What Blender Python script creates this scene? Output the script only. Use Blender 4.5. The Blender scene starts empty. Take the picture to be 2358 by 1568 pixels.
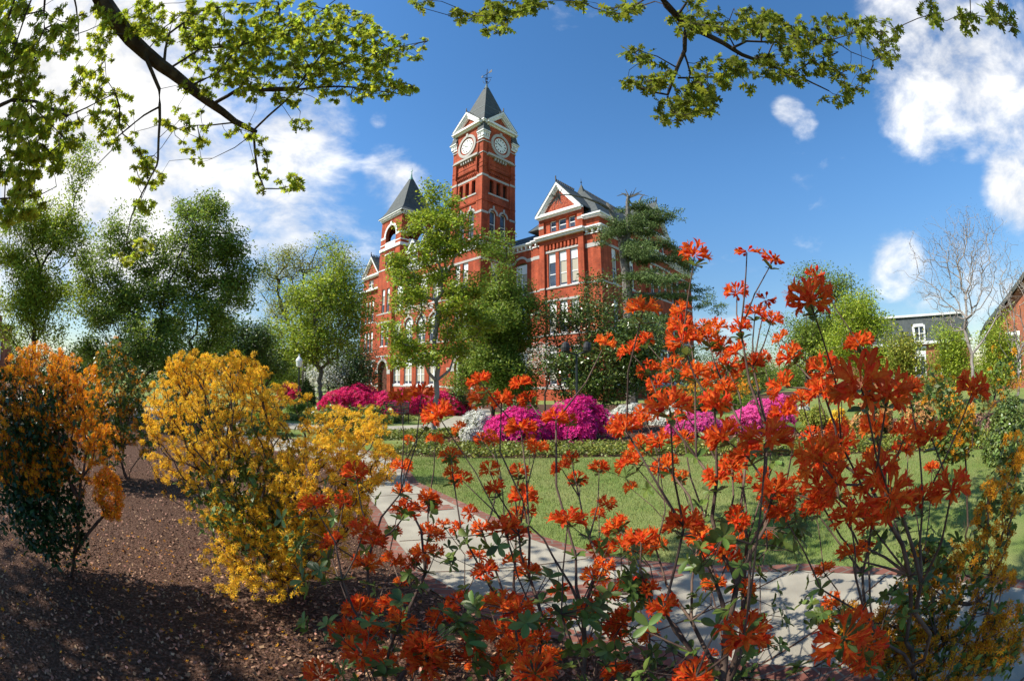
import bpy, math, random
import numpy as np
from mathutils import Vector, Matrix
R = math.radians
SC = bpy.context.scene
COL = SC.collection
rng = np.random.default_rng(7)

# ---------------------------------------------------------------- camera
PITCH = R(5.66); EYE = 1.6; LENS = 10.5; SENS = 23.7
cd = bpy.data.cameras.new('camera'); cam = bpy.data.objects.new('camera', cd); COL.objects.link(cam)
cd.type = 'PANO'; cd.sensor_fit = 'HORIZONTAL'; cd.sensor_width = SENS; cd.clip_start = 0.02; cd.clip_end = 3000
for tgt in (cd, getattr(cd, 'cycles', None)):
    for k, v in (('panorama_type', 'FISHEYE_EQUISOLID'), ('fisheye_lens', LENS), ('fisheye_fov', math.pi)):
        try: setattr(tgt, k, v)
        except Exception: pass
cam.location = (0, 0, EYE); cam.rotation_euler = (math.pi/2 + PITCH, 0, 0)
SC.camera = cam

# ---------------------------------------------------------------- light
SUN_AZ = R(-99); SUN_EL = R(46)
SUNV = Vector((math.sin(SUN_AZ)*math.cos(SUN_EL), math.cos(SUN_AZ)*math.cos(SUN_EL), math.sin(SUN_EL)))
sl = bpy.data.lights.new('sun', 'SUN'); sl.energy = 4.6; sl.angle = R(0.55); sl.color = (1.0, 0.95, 0.86)
so = bpy.data.objects.new('sun', sl); COL.objects.link(so)
so.rotation_euler = SUNV.to_track_quat('Z', 'Y').to_euler()
SC.view_settings.view_transform = 'Standard'; SC.view_settings.look = 'None'
SC.view_settings.exposure = 0.7; SC.view_settings.gamma = 1.0
try: SC.cycles.max_bounces = 6; SC.cycles.transparent_max_bounces = 6; SC.cycles.diffuse_bounces = 3; SC.cycles.transmission_bounces = 3
except Exception: pass

def rayd(x, y):                        # direction of a picture point (2358 wide), used only to read off bearings
    W = 2358.; F = LENS/SENS
    cx = (x-W/2)/W; cy = -(y-784)/W; r = math.hypot(cx, cy)+1e-9
    th = 2*math.asin(min(1, r/(2*F)))
    d = (math.sin(th)*cx/r, math.cos(th), math.sin(th)*cy/r)
    c, s = math.cos(PITCH), math.sin(PITCH)
    return np.array([d[0], d[1]*c-d[2]*s, d[1]*s+d[2]*c])
def at(x, y, D):                       # world point at horizontal distance D on that bearing
    d = rayd(x, y); return d*(D/math.hypot(d[0], d[1]))+np.array([0, 0, EYE])
def ats(x, y, S):                      # world point at slant distance S
    return rayd(x, y)*S+np.array([0, 0, EYE])

w = bpy.data.worlds.new('World'); SC.world = w; w.use_nodes = True
nt = w.node_tree; nt.nodes.clear()
def N(t, **k):
    n = nt.nodes.new(t)
    for a, b in k.items(): setattr(n, a, b)
    return n
def LK(a, b): nt.links.new(a, b)
out = N('ShaderNodeOutputWorld'); bg = N('ShaderNodeBackground'); bg.inputs['Strength'].default_value = 0.15
sky = N('ShaderNodeTexSky', sky_type='NISHITA', sun_disc=False)
sky.sun_elevation = SUN_EL; sky.sun_rotation = SUN_AZ; sky.altitude = 200; sky.air_density = 1.0; sky.dust_density = 0.15; sky.ozone_density = 1.3
hs = N('ShaderNodeHueSaturation'); hs.inputs['Saturation'].default_value = 1.27; hs.inputs['Value'].default_value = .98
LK(sky.outputs[0], hs.inputs['Color'])
tc = N('ShaderNodeTexCoord')
sx = N('ShaderNodeSeparateXYZ'); LK(tc.outputs['Generated'], sx.inputs[0])
hz = N('ShaderNodeMapRange', interpolation_type='SMOOTHSTEP'); LK(sx.outputs[2], hz.inputs['Value']); hz.inputs['From Min'].default_value = -.05; hz.inputs['From Max'].default_value = .5; hz.inputs['To Min'].default_value = .40; hz.inputs['To Max'].default_value = .86
LK(hz.outputs[0], hs.inputs['Value'])
CL = [((150,250),24,1.05),((300,380),20,.9),((420,330),14,.75),((500,410),14,.75),((660,330),9,.8),((560,480),15,.75),((700,520),11,.6),((640,420),10,.5),((905,420),5,.62),((795,600),8,.42),((50,600),14,.7),
      ((30,420),18,.9),((2150,60),12,.68),((2290,190),13,.70),((2130,250),8,.6),((2200,130),12,.75),((1815,255),2.6,.55),((1850,285),2.4,.45),((1800,240),2.0,.3),((2340,430),6,.85),((2070,610),5,.65),((2120,660),5,.45),((2280,690),7,.5),((1650,690),6,.4),((1880,380),6,.22),
      ((1700,630),4,.35),((875,272),1.6,.42),((1330,20),5,.2),((60,770),16,.5),((1880,500),5,.25),((2270,400),4,.3)]
acc = None
for (p, deg, wt) in CL:
    d = rayd(*p)
    dp = N('ShaderNodeVectorMath', operation='DOT_PRODUCT'); LK(tc.outputs['Generated'], dp.inputs[0]); dp.inputs[1].default_value = tuple(d)
    mr = N('ShaderNodeMapRange', interpolation_type='SMOOTHSTEP'); LK(dp.outputs['Value'], mr.inputs['Value'])
    mr.inputs['From Min'].default_value = math.cos(R(deg*1.25)); mr.inputs['From Max'].default_value = 1.0
    mr.inputs['To Min'].default_value = 0; mr.inputs['To Max'].default_value = wt
    if acc is None: acc = mr.outputs[0]
    else:
        ad = N('ShaderNodeMath', operation='MAXIMUM'); LK(acc, ad.inputs[0]); LK(mr.outputs[0], ad.inputs[1]); acc = ad.outputs[0]
mp = N('ShaderNodeMapping'); mp.inputs['Scale'].default_value = (1, 1, 1.9); LK(tc.outputs['Generated'], mp.inputs['Vector'])
nz = N('ShaderNodeTexNoise'); nz.inputs['Scale'].default_value = 5.5; nz.inputs['Detail'].default_value = 9; nz.inputs['Roughness'].default_value = .6; nz.inputs['Distortion'].default_value = .25
LK(mp.outputs[0], nz.inputs['Vector'])
nz2 = N('ShaderNodeTexNoise'); nz2.inputs['Scale'].default_value = 16; nz2.inputs['Detail'].default_value = 6; LK(mp.outputs[0], nz2.inputs['Vector'])
m1 = N('ShaderNodeMath', operation='MULTIPLY_ADD'); LK(nz2.outputs[0], m1.inputs[0]); m1.inputs[1].default_value = .25; LK(nz.outputs[0], m1.inputs[2])
m2 = N('ShaderNodeMath', operation='MULTIPLY_ADD'); LK(acc, m2.inputs[0]); m2.inputs[1].default_value = .62; LK(m1.outputs[0], m2.inputs[2])
cr = N('ShaderNodeMapRange', interpolation_type='SMOOTHSTEP'); LK(m2.outputs[0], cr.inputs['Value'])
cr.inputs['From Min'].default_value = .80; cr.inputs['From Max'].default_value = 1.24
shade = N('ShaderNodeMapRange'); LK(nz.outputs[0], shade.inputs['Value']); shade.inputs['From Min'].default_value = .3; shade.inputs['From Max'].default_value = .7; shade.inputs['To Min'].default_value = 3.1; shade.inputs['To Max'].default_value = 5.4
cc = N('ShaderNodeCombineColor'); LK(shade.outputs[0], cc.inputs[0]); LK(shade.outputs[0], cc.inputs[1]); LK(shade.outputs[0], cc.inputs[2])
mx = N('ShaderNodeMix', data_type='RGBA'); LK(cr.outputs[0], mx.inputs['Factor']); LK(hs.outputs[0], mx.inputs['A']); LK(cc.outputs[0], mx.inputs['B'])
LK(mx.outputs['Result'], bg.inputs['Color']); LK(bg.outputs[0], out.inputs['Surface'])

# ---------------------------------------------------------------- materials
def mat(name, col, rough=.8, spec=.3, noise=None, bump=None, transl=None, island=None, attr=None, metal=0.0, vec='Object'):
    """noise=(scale, colour2, detail, lo, hi); bump=(scale, dist); transl=weight; island=(dark,light) value spread; attr = colour attribute"""
    m = bpy.data.materials.new(name); m.use_nodes = True
    t = m.node_tree; t.nodes.clear(); n = t.nodes; l = t.links
    o = n.new('ShaderNodeOutputMaterial'); b = n.new('ShaderNodeBsdfPrincipled')
    b.inputs['Roughness'].default_value = rough; b.inputs['Specular IOR Level'].default_value = spec; b.inputs['Metallic'].default_value = metal
    c = n.new('ShaderNodeRGB'); c.outputs[0].default_value = (*col, 1); cs = c.outputs[0]
    tcn = n.new('ShaderNodeTexCoord'); vv = tcn.outputs[vec]
    if attr:
        a = n.new('ShaderNodeAttribute'); a.attribute_name = attr; cs = a.outputs['Color']
    if noise:
        s, c2, det, lo, hi = noise
        z = n.new('ShaderNodeTexNoise'); z.inputs['Scale'].default_value = s; z.inputs['Detail'].default_value = det; l.new(vv, z.inputs['Vector'])
        mr = n.new('ShaderNodeMapRange'); mr.inputs['From Min'].default_value = lo; mr.inputs['From Max'].default_value = hi; l.new(z.outputs[0], mr.inputs['Value'])
        x = n.new('ShaderNodeMix'); x.data_type = 'RGBA'; l.new(mr.outputs[0], x.inputs['Factor']); l.new(cs, x.inputs['A']); x.inputs['B'].default_value = (*c2, 1); cs = x.outputs['Result']
    if island:
        g = n.new('ShaderNodeNewGeometry'); mr = n.new('ShaderNodeMapRange'); l.new(g.outputs['Random Per Island'], mr.inputs['Value'])
        mr.inputs['To Min'].default_value = island[0]; mr.inputs['To Max'].default_value = island[1]
        h = n.new('ShaderNodeHueSaturation'); l.new(mr.outputs[0], h.inputs['Value']); l.new(cs, h.inputs['Color'])
        if len(island) > 2:
            mh = n.new('ShaderNodeMath'); mh.operation = 'FRACT'; mm = n.new('ShaderNodeMath'); mm.operation = 'MULTIPLY'; mm.inputs[1].default_value = 7.31
            l.new(g.outputs['Random Per Island'], mm.inputs[0]); l.new(mm.outputs[0], mh.inputs[0])
            m3 = n.new('ShaderNodeMapRange'); l.new(mh.outputs[0], m3.inputs['Value']); m3.inputs['To Min'].default_value = .5-island[2]; m3.inputs['To Max'].default_value = .5+island[2]; l.new(m3.outputs[0], h.inputs['Hue'])
        cs = h.outputs[0]
    l.new(cs, b.inputs['Base Color'])
    if bump:
        z = n.new('ShaderNodeTexNoise'); z.inputs['Scale'].default_value = bump[0]; z.inputs['Detail'].default_value = 5; l.new(vv, z.inputs['Vector'])
        bp = n.new('ShaderNodeBump'); bp.inputs['Distance'].default_value = bump[1]; bp.inputs['Strength'].default_value = 1; l.new(z.outputs[0], bp.inputs['Height']); l.new(bp.outputs[0], b.inputs['Normal'])
    if transl:
        tr = n.new('ShaderNodeBsdfTranslucent'); ms = n.new('ShaderNodeMixShader'); ms.inputs[0].default_value = transl
        l.new(cs, tr.inputs['Color']); l.new(b.outputs[0], ms.inputs[1]); l.new(tr.outputs[0], ms.inputs[2]); l.new(ms.outputs[0], o.inputs['Surface'])
    else: l.new(b.outputs[0], o.inputs['Surface'])
    return m

def brick_mat(name, c1, c2, mortar, scale=1.0, along=True, bw=.215, bh=.075):
    m = bpy.data.materials.new(name); m.use_nodes = True
    t = m.node_tree; n = t.nodes; l = t.links; b = n['Principled BSDF']; b.inputs['Roughness'].default_value = .85; b.inputs['Specular IOR Level'].default_value = .15
    tcn = n.new('ShaderNodeTexCoord'); sp = n.new('ShaderNodeSeparateXYZ'); l.new(tcn.outputs['Object'], sp.inputs[0])
    cb = n.new('ShaderNodeCombineXYZ')
    if along:
        ad = n.new('ShaderNodeMath'); l.new(sp.outputs[0], ad.inputs[0]); l.new(sp.outputs[1], ad.inputs[1]); l.new(ad.outputs[0], cb.inputs[0]); l.new(sp.outputs[2], cb.inputs[1])
    else: l.new(sp.outputs[0], cb.inputs[0]); l.new(sp.outputs[1], cb.inputs[1])
    bt = n.new('ShaderNodeTexBrick'); bt.inputs['Scale'].default_value = scale; bt.inputs['Brick Width'].default_value = bw; bt.inputs['Row Height'].default_value = bh; bt.inputs['Mortar Size'].default_value = .008
    bt.inputs['Color1'].default_value = (*c1, 1); bt.inputs['Color2'].default_value = (*c2, 1); bt.inputs['Mortar'].default_value = (*mortar, 1); l.new(cb.outputs[0], bt.inputs['Vector'])
    z = n.new('ShaderNodeTexNoise'); z.inputs['Scale'].default_value = .9; z.inputs['Detail'].default_value = 8; z.inputs['Roughness'].default_value = .65; l.new(tcn.outputs['Object'], z.inputs['Vector'])
    mr = n.new('ShaderNodeMapRange'); mr.inputs['From Min'].default_value = .3; mr.inputs['From Max'].default_value = .7; mr.inputs['To Min'].default_value = .58; mr.inputs['To Max'].default_value = 1.25; l.new(z.outputs[0], mr.inputs['Value'])
    mpg = n.new('ShaderNodeMapping'); mpg.inputs['Scale'].default_value = (2.2, 2.2, .12); l.new(tcn.outputs['Object'], mpg.inputs['Vector'])
    z2 = n.new('ShaderNodeTexNoise'); z2.inputs['Scale'].default_value = 1.0; z2.inputs['Detail'].default_value = 6; l.new(mpg.outputs[0], z2.inputs['Vector'])
    mr2 = n.new('ShaderNodeMapRange'); mr2.inputs['From Min'].default_value = .35; mr2.inputs['From Max'].default_value = .68; mr2.inputs['To Min'].default_value = .74; mr2.inputs['To Max'].default_value = 1.12; l.new(z2.outputs[0], mr2.inputs['Value'])
    mu = n.new('ShaderNodeMath'); mu.operation = 'MULTIPLY'; l.new(mr.outputs[0], mu.inputs[0]); l.new(mr2.outputs[0], mu.inputs[1]); mr = mu
    h = n.new('ShaderNodeHueSaturation'); l.new(mr.outputs[0], h.inputs['Value']); l.new(bt.outputs[0], h.inputs['Color']); l.new(h.outputs[0], b.inputs['Base Color'])
    return m

M = dict(
 brick = brick_mat('red_brick', (.50,.085,.030), (.38,.062,.026), (.34,.13,.08)),
 brick_far = brick_mat('far_brick', (.42,.13,.06), (.36,.10,.05), (.40,.22,.15)),
 paver = brick_mat('paver_brick', (.30,.13,.09), (.22,.085,.062), (.22,.19,.15), bw=.2, bh=.1, along=False),
 stone = mat('pale_stone', (.46,.44,.40), .8, .2, noise=(3,(.42,.38,.35),6,.4,.75)),
 white = mat('white_paint', (.80,.80,.78), .55, .4, noise=(2,(.68,.68,.66),5,.45,.8)),
 slate = mat('dark_slate', (.062,.071,.069), .7, .2, noise=(2.2,(.095,.105,.10),8,.35,.7), bump=(14,.02)),
 slate_pale = mat('pale_slate_line', (.13,.17,.17), .7, .3),
 iron = mat('black_iron', (.02,.022,.022), .6, .4),
 verd = mat('green_copper', (.10,.27,.23), .6, .3, noise=(6,(.16,.34,.30),4,.4,.7)),
 glass = mat('window_glass', (.045,.055,.075), .08, .6, noise=(.7,(.10,.12,.15),3,.45,.6)),
 blind = mat('cream_blind', (.46,.42,.33), .9, .1),
 dark = mat('dark_interior', (.035,.02,.015), .9, .1),
 door = mat('dark_wood_door', (.10,.035,.02), .6, .3),
 dial = mat('clock_dial', (.82,.82,.76), .5, .3),
 terracotta = mat('terracotta_panel', (.44,.11,.055), .85, .2, noise=(4,(.25,.05,.03),8,.42,.62), bump=(6,.15)),
 bark = mat('dark_bark', (.040,.030,.025), .9, .2, noise=(9,(.09,.075,.06),6,.4,.7), bump=(40,.01)),
 bark_grey = mat('grey_bark', (.20,.185,.16), .9, .2, noise=(7,(.09,.08,.07),6,.4,.65), bump=(30,.01)),
 bark_pale = mat('pale_bark', (.30,.265,.23), .85, .2, noise=(7,(.15,.13,.115),6,.5,.7), bump=(25,.01)),
 stem = mat('azalea_stem', (.070,.042,.032), .8, .25, noise=(14,(.15,.10,.07),4,.4,.7), bump=(80,.002)),
 grass = mat('lawn_grass', (.15,.215,.05), .95, .1, noise=(.9,(.27,.28,.10),8,.35,.68), bump=(60,.03)),
 blade = mat('grass_blades', (.19,.27,.055), .8, .2, noise=(.8,(.33,.32,.12),5,.42,.64), transl=.3, island=(.55,1.35,.03)),
 mulch = mat('pine_bark_mulch', (.082,.040,.023), .95, .15, noise=(38,(.19,.11,.075),8,.45,.7), bump=(50,.05)),
 chip = mat('bark_chips', (.23,.125,.075), .85, .25, island=(.15,2.2,.02)),
 concrete = mat('walk_concrete', (.39,.355,.275), .9, .2, noise=(2.2,(.26,.235,.185),10,.35,.7), bump=(90,.003)),
 ivy = mat('ivy_leaves', (.19,.215,.03), .5, .4, transl=.25, island=(.45,1.5,.035)),
 # foliage
 oak = mat('oak_leaves', (.34,.39,.03), .55, .25, transl=.66, island=(.55,1.5,.025)),
 oak2 = mat('oak_leaves_olive', (.20,.235,.022), .6, .25, transl=.62, island=(.55,1.45,.02)),
 lime = mat('fresh_green_leaves', (.33,.41,.04), .5, .35, transl=.45, island=(.45,1.5,.025)),
 green = mat('mid_green_leaves', (.23,.31,.045), .5, .35, transl=.48, island=(.4,1.5,.025)),
 dgreen = mat('dark_green_leaves', (.095,.15,.035), .38, .5, transl=.28, island=(.4,1.7,.02)),
 gloss = mat('glossy_leaves', (.12,.165,.035), .24, .7, transl=.12, island=(.4,1.6,.03)),
 cedar = mat('cedar_needles', (.12,.175,.05), .7, .2, transl=.2, island=(.4,1.5,.02)),
 olive = mat('yellow_green_leaves', (.32,.34,.05), .55, .3, transl=.4, island=(.5,1.5,.04)),
 azleaf = mat('azalea_leaves', (.12,.18,.035), .42, .4, transl=.32, island=(.5,1.5,.025)),
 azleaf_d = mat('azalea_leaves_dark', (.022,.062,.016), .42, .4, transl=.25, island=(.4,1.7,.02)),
 bud = mat('brown_buds', (.22,.17,.10), .8, .2, island=(.5,1.5,.03)),
 yel = mat('yellow_blossom', (.95,.58,.04), .6, .2, transl=.45, island=(.75,1.15,.018)),
 ora = mat('orange_blossom', (.93,.39,.02), .6, .2, transl=.42, island=(.65,1.2,.03)),
 amb = mat('amber_blossom', (.80,.36,.02), .6, .2, transl=.42, island=(.6,1.2,.018)),
 mag = mat('magenta_blossom', (.74,.02,.15), .6, .2, transl=.35, island=(.6,1.3,.012)),
 pur = mat('purple_blossom', (.70,.03,.25), .6, .2, transl=.38, island=(.6,1.4,.012)),
 pnk = mat('pink_blossom', (.78,.10,.36), .6, .2, transl=.38, island=(.7,1.25,.012)),
 whi = mat('white_blossom', (.80,.79,.70), .6, .2, transl=.3, island=(.75,1.1)),
 peach = mat('peach_blossom', (.72,.36,.13), .6, .2, transl=.35, island=(.7,1.2,.02)),
 petal = mat('orange_azalea_petals', (.8,.2,.03), .6, .15, transl=.56, attr='tint', noise=(160,(.78,.085,.015),3,.46,.70), island=(.72,1.18,.012)),
 petal_y = mat('golden_azalea_petals', (.8,.4,.03), .5, .25, transl=.45, attr='tint', island=(.75,1.15,.012)),
 lamp_glass = mat('lamp_white_globe', (.88,.90,.90), .4, .4),
 metal_dark = mat('dark_green_metal', (.02,.028,.026), .45, .5),
)

# ---------------------------------------------------------------- mesh helpers
def mesh_np(name, V, loops, sizes, m, tint=None, smooth=False):
    me = bpy.data.meshes.new(name); V = np.asarray(V, np.float32)
    loops = np.asarray(loops, np.int32).ravel(); sizes = np.asarray(sizes, np.int32)
    me.vertices.add(len(V)); me.vertices.foreach_set('co', V.ravel())
    me.loops.add(len(loops)); me.loops.foreach_set('vertex_index', loops)
    me.polygons.add(len(sizes)); st = np.zeros(len(sizes), np.int32); st[1:] = np.cumsum(sizes)[:-1]
    me.polygons.foreach_set('loop_start', st)
    try: me.polygons.foreach_set('loop_total', sizes)
    except Exception: pass
    me.update(calc_edges=True)
    if smooth: me.polygons.foreach_set('use_smooth', np.ones(len(sizes), bool))
    if tint is not None:
        a = me.color_attributes.new('tint', 'FLOAT_COLOR', 'POINT'); a.data.foreach_set('color', np.asarray(tint, np.float32).ravel())
    if m: me.materials.append(m)
    return me
def link(name, me, parent=None, loc=None):
    o = bpy.data.objects.new(name, me); COL.objects.link(o)
    if parent: o.parent = parent
    if loc is not None: o.location = loc
    return o
def tag(o, label=None, cat=None, group=None, kind=None):
    for k, v in (('label', label), ('category', cat), ('group', group), ('kind', kind)):
        if v: o[k] = v
    return o
GROUPS = dict(evergreen_tree='evergreen trees behind the azaleas', distant_tree='trees on the horizon', hedge_tree='low trees behind the flower beds', airy_tree='airy young trees by the right-hand houses', bare_birch='bare trees at the right', evergreen_shrub='dark evergreen bushes', green_shrub='low green bushes', azalea_shrub='azaleas of the garden', oak_tree='oaks overhead', lamp_post='lamp posts')
def thing(name, label, cat, loc=(0,0,0), rz=0, group=None):
    o = bpy.data.objects.new(name, None); COL.objects.link(o); o.location = loc; o.rotation_euler = (0,0,rz); o.empty_display_size = .2
    return tag(o, label, cat, group or GROUPS.get(name))

class MB:
    def __init__(s): s.V = []; s.F = []
    def poly(s, pts):
        i = len(s.V); s.V += [tuple(p) for p in pts]; s.F.append(tuple(range(i, i+len(pts))))
    def box(s, x0, x1, y0, y1, z0, z1):
        i = len(s.V); s.V += [(x,y,z) for z in (z0,z1) for (x,y) in ((x0,y0),(x1,y0),(x1,y1),(x0,y1))]
        s.F += [tuple(i+k for k in f) for f in ((3,2,1,0),(4,5,6,7),(0,1,5,4),(1,2,6,5),(2,3,7,6),(3,0,4,7))]
    def prism(s, pts, off):            # extrude polygon by vector
        n = len(pts); i = len(s.V); s.V += [tuple(p) for p in pts]+[tuple(np.add(p, off)) for p in pts]
        s.F.append(tuple(range(i+n-1, i-1, -1))); s.F.append(tuple(range(i+n, i+2*n)))
        for k in range(n): s.F.append((i+k, i+(k+1)%n, i+n+(k+1)%n, i+n+k))
    def lathe(s, prof, c=(0,0,0), n=16):
        i = len(s.V); m = len(prof)
        for r, z in prof:
            for k in range(n): a = 2*math.pi*k/n; s.V.append((c[0]+r*math.cos(a), c[1]+r*math.sin(a), c[2]+z))
        for j in range(m-1):
            for k in range(n): s.F.append((i+j*n+k, i+j*n+(k+1)%n, i+(j+1)*n+(k+1)%n, i+(j+1)*n+k))
        s.F.append(tuple(i+k for k in range(n-1,-1,-1))); s.F.append(tuple(i+(m-1)*n+k for k in range(n)))
    def frusta(s, levels):             # list of (rect (x0,x1,y0,y1), z)
        i = len(s.V)
        for (x0,x1,y0,y1), z in levels: s.V += [(x0,y0,z),(x1,y0,z),(x1,y1,z),(x0,y1,z)]
        for j in range(len(levels)-1):
            for k in range(4): s.F.append((i+j*4+k, i+j*4+(k+1)%4, i+j*4+4+(k+1)%4, i+j*4+4+k))
        s.F.append((i+3,i+2,i+1,i)); e = i+4*(len(levels)-1); s.F.append((e,e+1,e+2,e+3))
    def tube(s, pts, rad, n=7):
        i = len(s.V); pts = [Vector(p) for p in pts]
        for j, p in enumerate(pts):
            d = (pts[min(j+1, len(pts)-1)]-pts[max(j-1, 0)]).normalized(); a = d.orthogonal().normalized(); b = d.cross(a)
            r = rad[j] if hasattr(rad, '__len__') else rad
            for k in range(n): th = 2*math.pi*k/n; s.V.append(tuple(p+(a*math.cos(th)+b*math.sin(th))*r))
        for j in range(len(pts)-1):
            for k in range(n): s.F.append((i+j*n+k, i+j*n+(k+1)%n, i+(j+1)*n+(k+1)%n, i+(j+1)*n+k))
        s.F.append(tuple(i+k for k in range(n-1,-1,-1))); e = i+(len(pts)-1)*n; s.F.append(tuple(e+k for k in range(n)))
    def mesh(s, name, m):
        me = bpy.data.meshes.new(name); me.from_pydata(s.V, [], s.F); me.materials.append(m); return me
    def build(s, name, m, parent=None, loc=None):
        return link(name, s.mesh(name, m), parent, loc)

def stamp(tv, tf, pos, zdir, scale, spin=None, tt=None, rg=rng):
    """copies of a template (verts tv, face lists tf) at pos, local +Z along zdir. returns V, loops, sizes(, tint)"""
    pos = np.asarray(pos, float); n = len(pos); z = np.asarray(zdir, float); z = z/(np.linalg.norm(z, axis=1)[:, None]+1e-9)
    up = np.where(np.abs(z[:, 2:3]) > .95, np.array([[1., 0, 0]]), np.array([[0, 0, 1.]]))
    x = np.cross(up, z); x /= np.linalg.norm(x, axis=1)[:, None]; y = np.cross(z, x)
    a = rg.uniform(0, 2*math.pi, n) if spin is None else spin
    c, s = np.cos(a)[:, None], np.sin(a)[:, None]; x2 = x*c+y*s; y2 = -x*s+y*c
    B = np.stack([x2, y2, z], axis=1)          # n,3,3
    tv = np.asarray(tv, float); sc = np.asarray(scale, float).reshape(-1, 1, 1)
    V = np.einsum('mk,nkj->nmj', tv, B)*sc+pos[:, None, :]
    fl = np.concatenate([np.asarray(f) for f in tf]); fs = np.array([len(f) for f in tf])
    L = (fl[None, :]+np.arange(n)[:, None]*len(tv)).ravel(); S = np.tile(fs, n)
    if tt is not None: return V.reshape(-1, 3), L, S, np.tile(np.asarray(tt, float), (n, 1))
    return V.reshape(-1, 3), L, S
def join(parts):
    Vs, Ls, Ss, Ts = [], [], [], []; o = 0
    for p in parts:
        Vs.append(p[0]); Ls.append(p[1]+o); Ss.append(p[2]); o += len(p[0])
        if len(p) > 3: Ts.append(p[3])
    r = [np.concatenate(Vs), np.concatenate(Ls), np.concatenate(Ss)]
    if Ts: r.append(np.concatenate(Ts))
    return r
def unit(n, rg=rng):
    v = rg.normal(size=(n, 3)); return v/np.linalg.norm(v, axis=1)[:, None]

# leaf templates: grow along +Y from origin, face +Z
LEAF = ([(0,0,0),(-.28,.45,.06),(0,1,-.04),(.28,.45,.06)], [(0,3,2,1)])
LEAFN = ([(0,0,0),(-.13,.5,.03),(0,1,-.02),(.13,.5,.03)], [(0,3,2,1)])
half = [(.03,.16),(.30,.20),(.34,.28),(.09,.36),(.42,.50),(.44,.60),(.11,.62),(.30,.80),(.28,.88),(.09,.84)]
OAKV = [(0,0,0)]+[(x,y,-.25*x) for x,y in half]+[(0,1.02,0)]+[(-x,y,-.25*x) for x,y in half[::-1]]
OAK = (OAKV, [tuple(range(12)), (11,)+tuple(range(12, 22))+(0,)])
ell = [(.10,.12),(.19,.35),(.235,.6),(.17,.85)]
AZL = ([(0,0,0)]+[(x,y,.35*x) for x,y in ell]+[(0,1,-.05)]+[(-x,y,.35*x) for x,y in ell[::-1]]+[(0,.35,-.01),(0,.62,.0)],
       [(0,1,2,10),(10,2,3,11),(11,3,4,5),(0,10,8,9),(10,11,7,8),(11,5,6,7)])
def star(np_=5, L=1., w=.2, cup=.55, rz=0):
    V, F = [], []
    for k in range(np_):
        a = 2*math.pi*k/np_+rz; c, s = math.cos(a), math.sin(a)
        for (u, v, z) in ((0,0,0),(w,.5*L,cup*.45*L),(0,L,cup*L*.75),(-w,.5*L,cup*.45*L)):
            V.append((u*c-v*s, u*s+v*c, z))
        F.append((4*k,4*k+1,4*k+2,4*k+3))
    return V, F
STAR = star(); STARN = star(5, 1., .16, .5)
DOME = None
def puff(n, L, w, rg, st=STAR, sc=.45):   # rounded truss made of n little stars on a dome
    d = unit(n, rg); d[:, 2] = np.abs(d[:, 2])*1.0-.15; d /= np.linalg.norm(d, axis=1)[:, None]
    V, Lp, S = stamp(st[0], st[1], d*.55, d, np.full(n, sc), rg=rg)
    fs = []; k = 0
    for s in S: fs.append(tuple(Lp[k:k+s])); k += s
    return V, fs

def leaves_at(centers, n_per, rad, size, tmpl=LEAF, rg=rng, up=.35, hang=0., jitter=.35, flat=.75):
    n = len(centers)*n_per; c = np.repeat(np.asarray(centers), n_per, axis=0)
    r = np.clip(rg.normal(size=(n, 3)), -1.5, 1.5)*np.array([1, 1, flat])*(rad if np.isscalar(rad) else np.repeat(rad, n_per)[:, None])*.55
    z = unit(n, rg); z[:, 2] = np.abs(z[:, 2])+up
    pos = c+r; pos[:, 2] -= hang*rg.random(n)
    return stamp(tmpl[0], tmpl[1], pos, z, size*(1+jitter*rg.uniform(-1, 1, n)), rg=rg)

def grow(roots, nodes, rg=rng, bend=.12, pathw=.35):
    """attach every node to the nearest earlier node; returns pos, parent index, order"""
    P = [np.array(r[0], float) for r in roots]; par = [r[1] for r in roots]; path = [r[2] for r in roots]
    b = P[0]; order = np.argsort(np.linalg.norm(np.asarray(nodes)-b, axis=1))
    for i in order:
        q = np.asarray(nodes[i]); A = np.array(P); d = np.linalg.norm(A-q, axis=1); cost = d+pathw*np.array(path)
        k = int(np.argmin(cost)); P.append(q); par.append(k); path.append(path[k]+d[k])
    return np.array(P), par
def limbs(P, par, r_tip, r_max, expo=2.4, n=5, rg=rng, wig=.07, rmul=None):
    m = len(P); w_ = np.full(m, r_tip**expo)
    for i in range(m-1, -1, -1):
        if par[i] >= 0: w_[par[i]] += w_[i]
    r = np.minimum(w_**(1/expo), r_max)
    Vs, Ls, Ss = [], [], []; off = 0
    for i in range(m):
        if par[i] < 0: continue
        a, c = P[par[i]], P[i]; d = c-a; Ld = np.linalg.norm(d)
        if Ld < 1e-5: continue
        d /= Ld; x = np.cross(d, [0.3, .2, .9]); x /= np.linalg.norm(x)+1e-9; y = np.cross(d, x)
        ra = min(r[par[i]], r[i]*1.5+.001) if par[par[i]] >= 0 else min(r[par[i]], r[i]*1.25)
        mid = (a+c)/2+(x*rg.normal()+y*rg.normal())*wig*Ld
        pts = (a, mid, c); rr = (ra, (ra+r[i])/2, r[i])
        ang = np.arange(n)*2*math.pi/n; ring = np.cos(ang)[:, None]*x+np.sin(ang)[:, None]*y
        V = np.concatenate([p+ring*q for p, q in zip(pts, rr)])
        L = []
        for j in range(2):
            for k in range(n): L += [j*n+k, j*n+(k+1)%n, (j+1)*n+(k+1)%n, (j+1)*n+k]
        Vs.append(V); Ls.append(np.array(L)+off); Ss.append(np.full(2*n, 4)); off += 3*n
    return np.concatenate(Vs), np.concatenate(Ls), np.concatenate(Ss)
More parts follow.
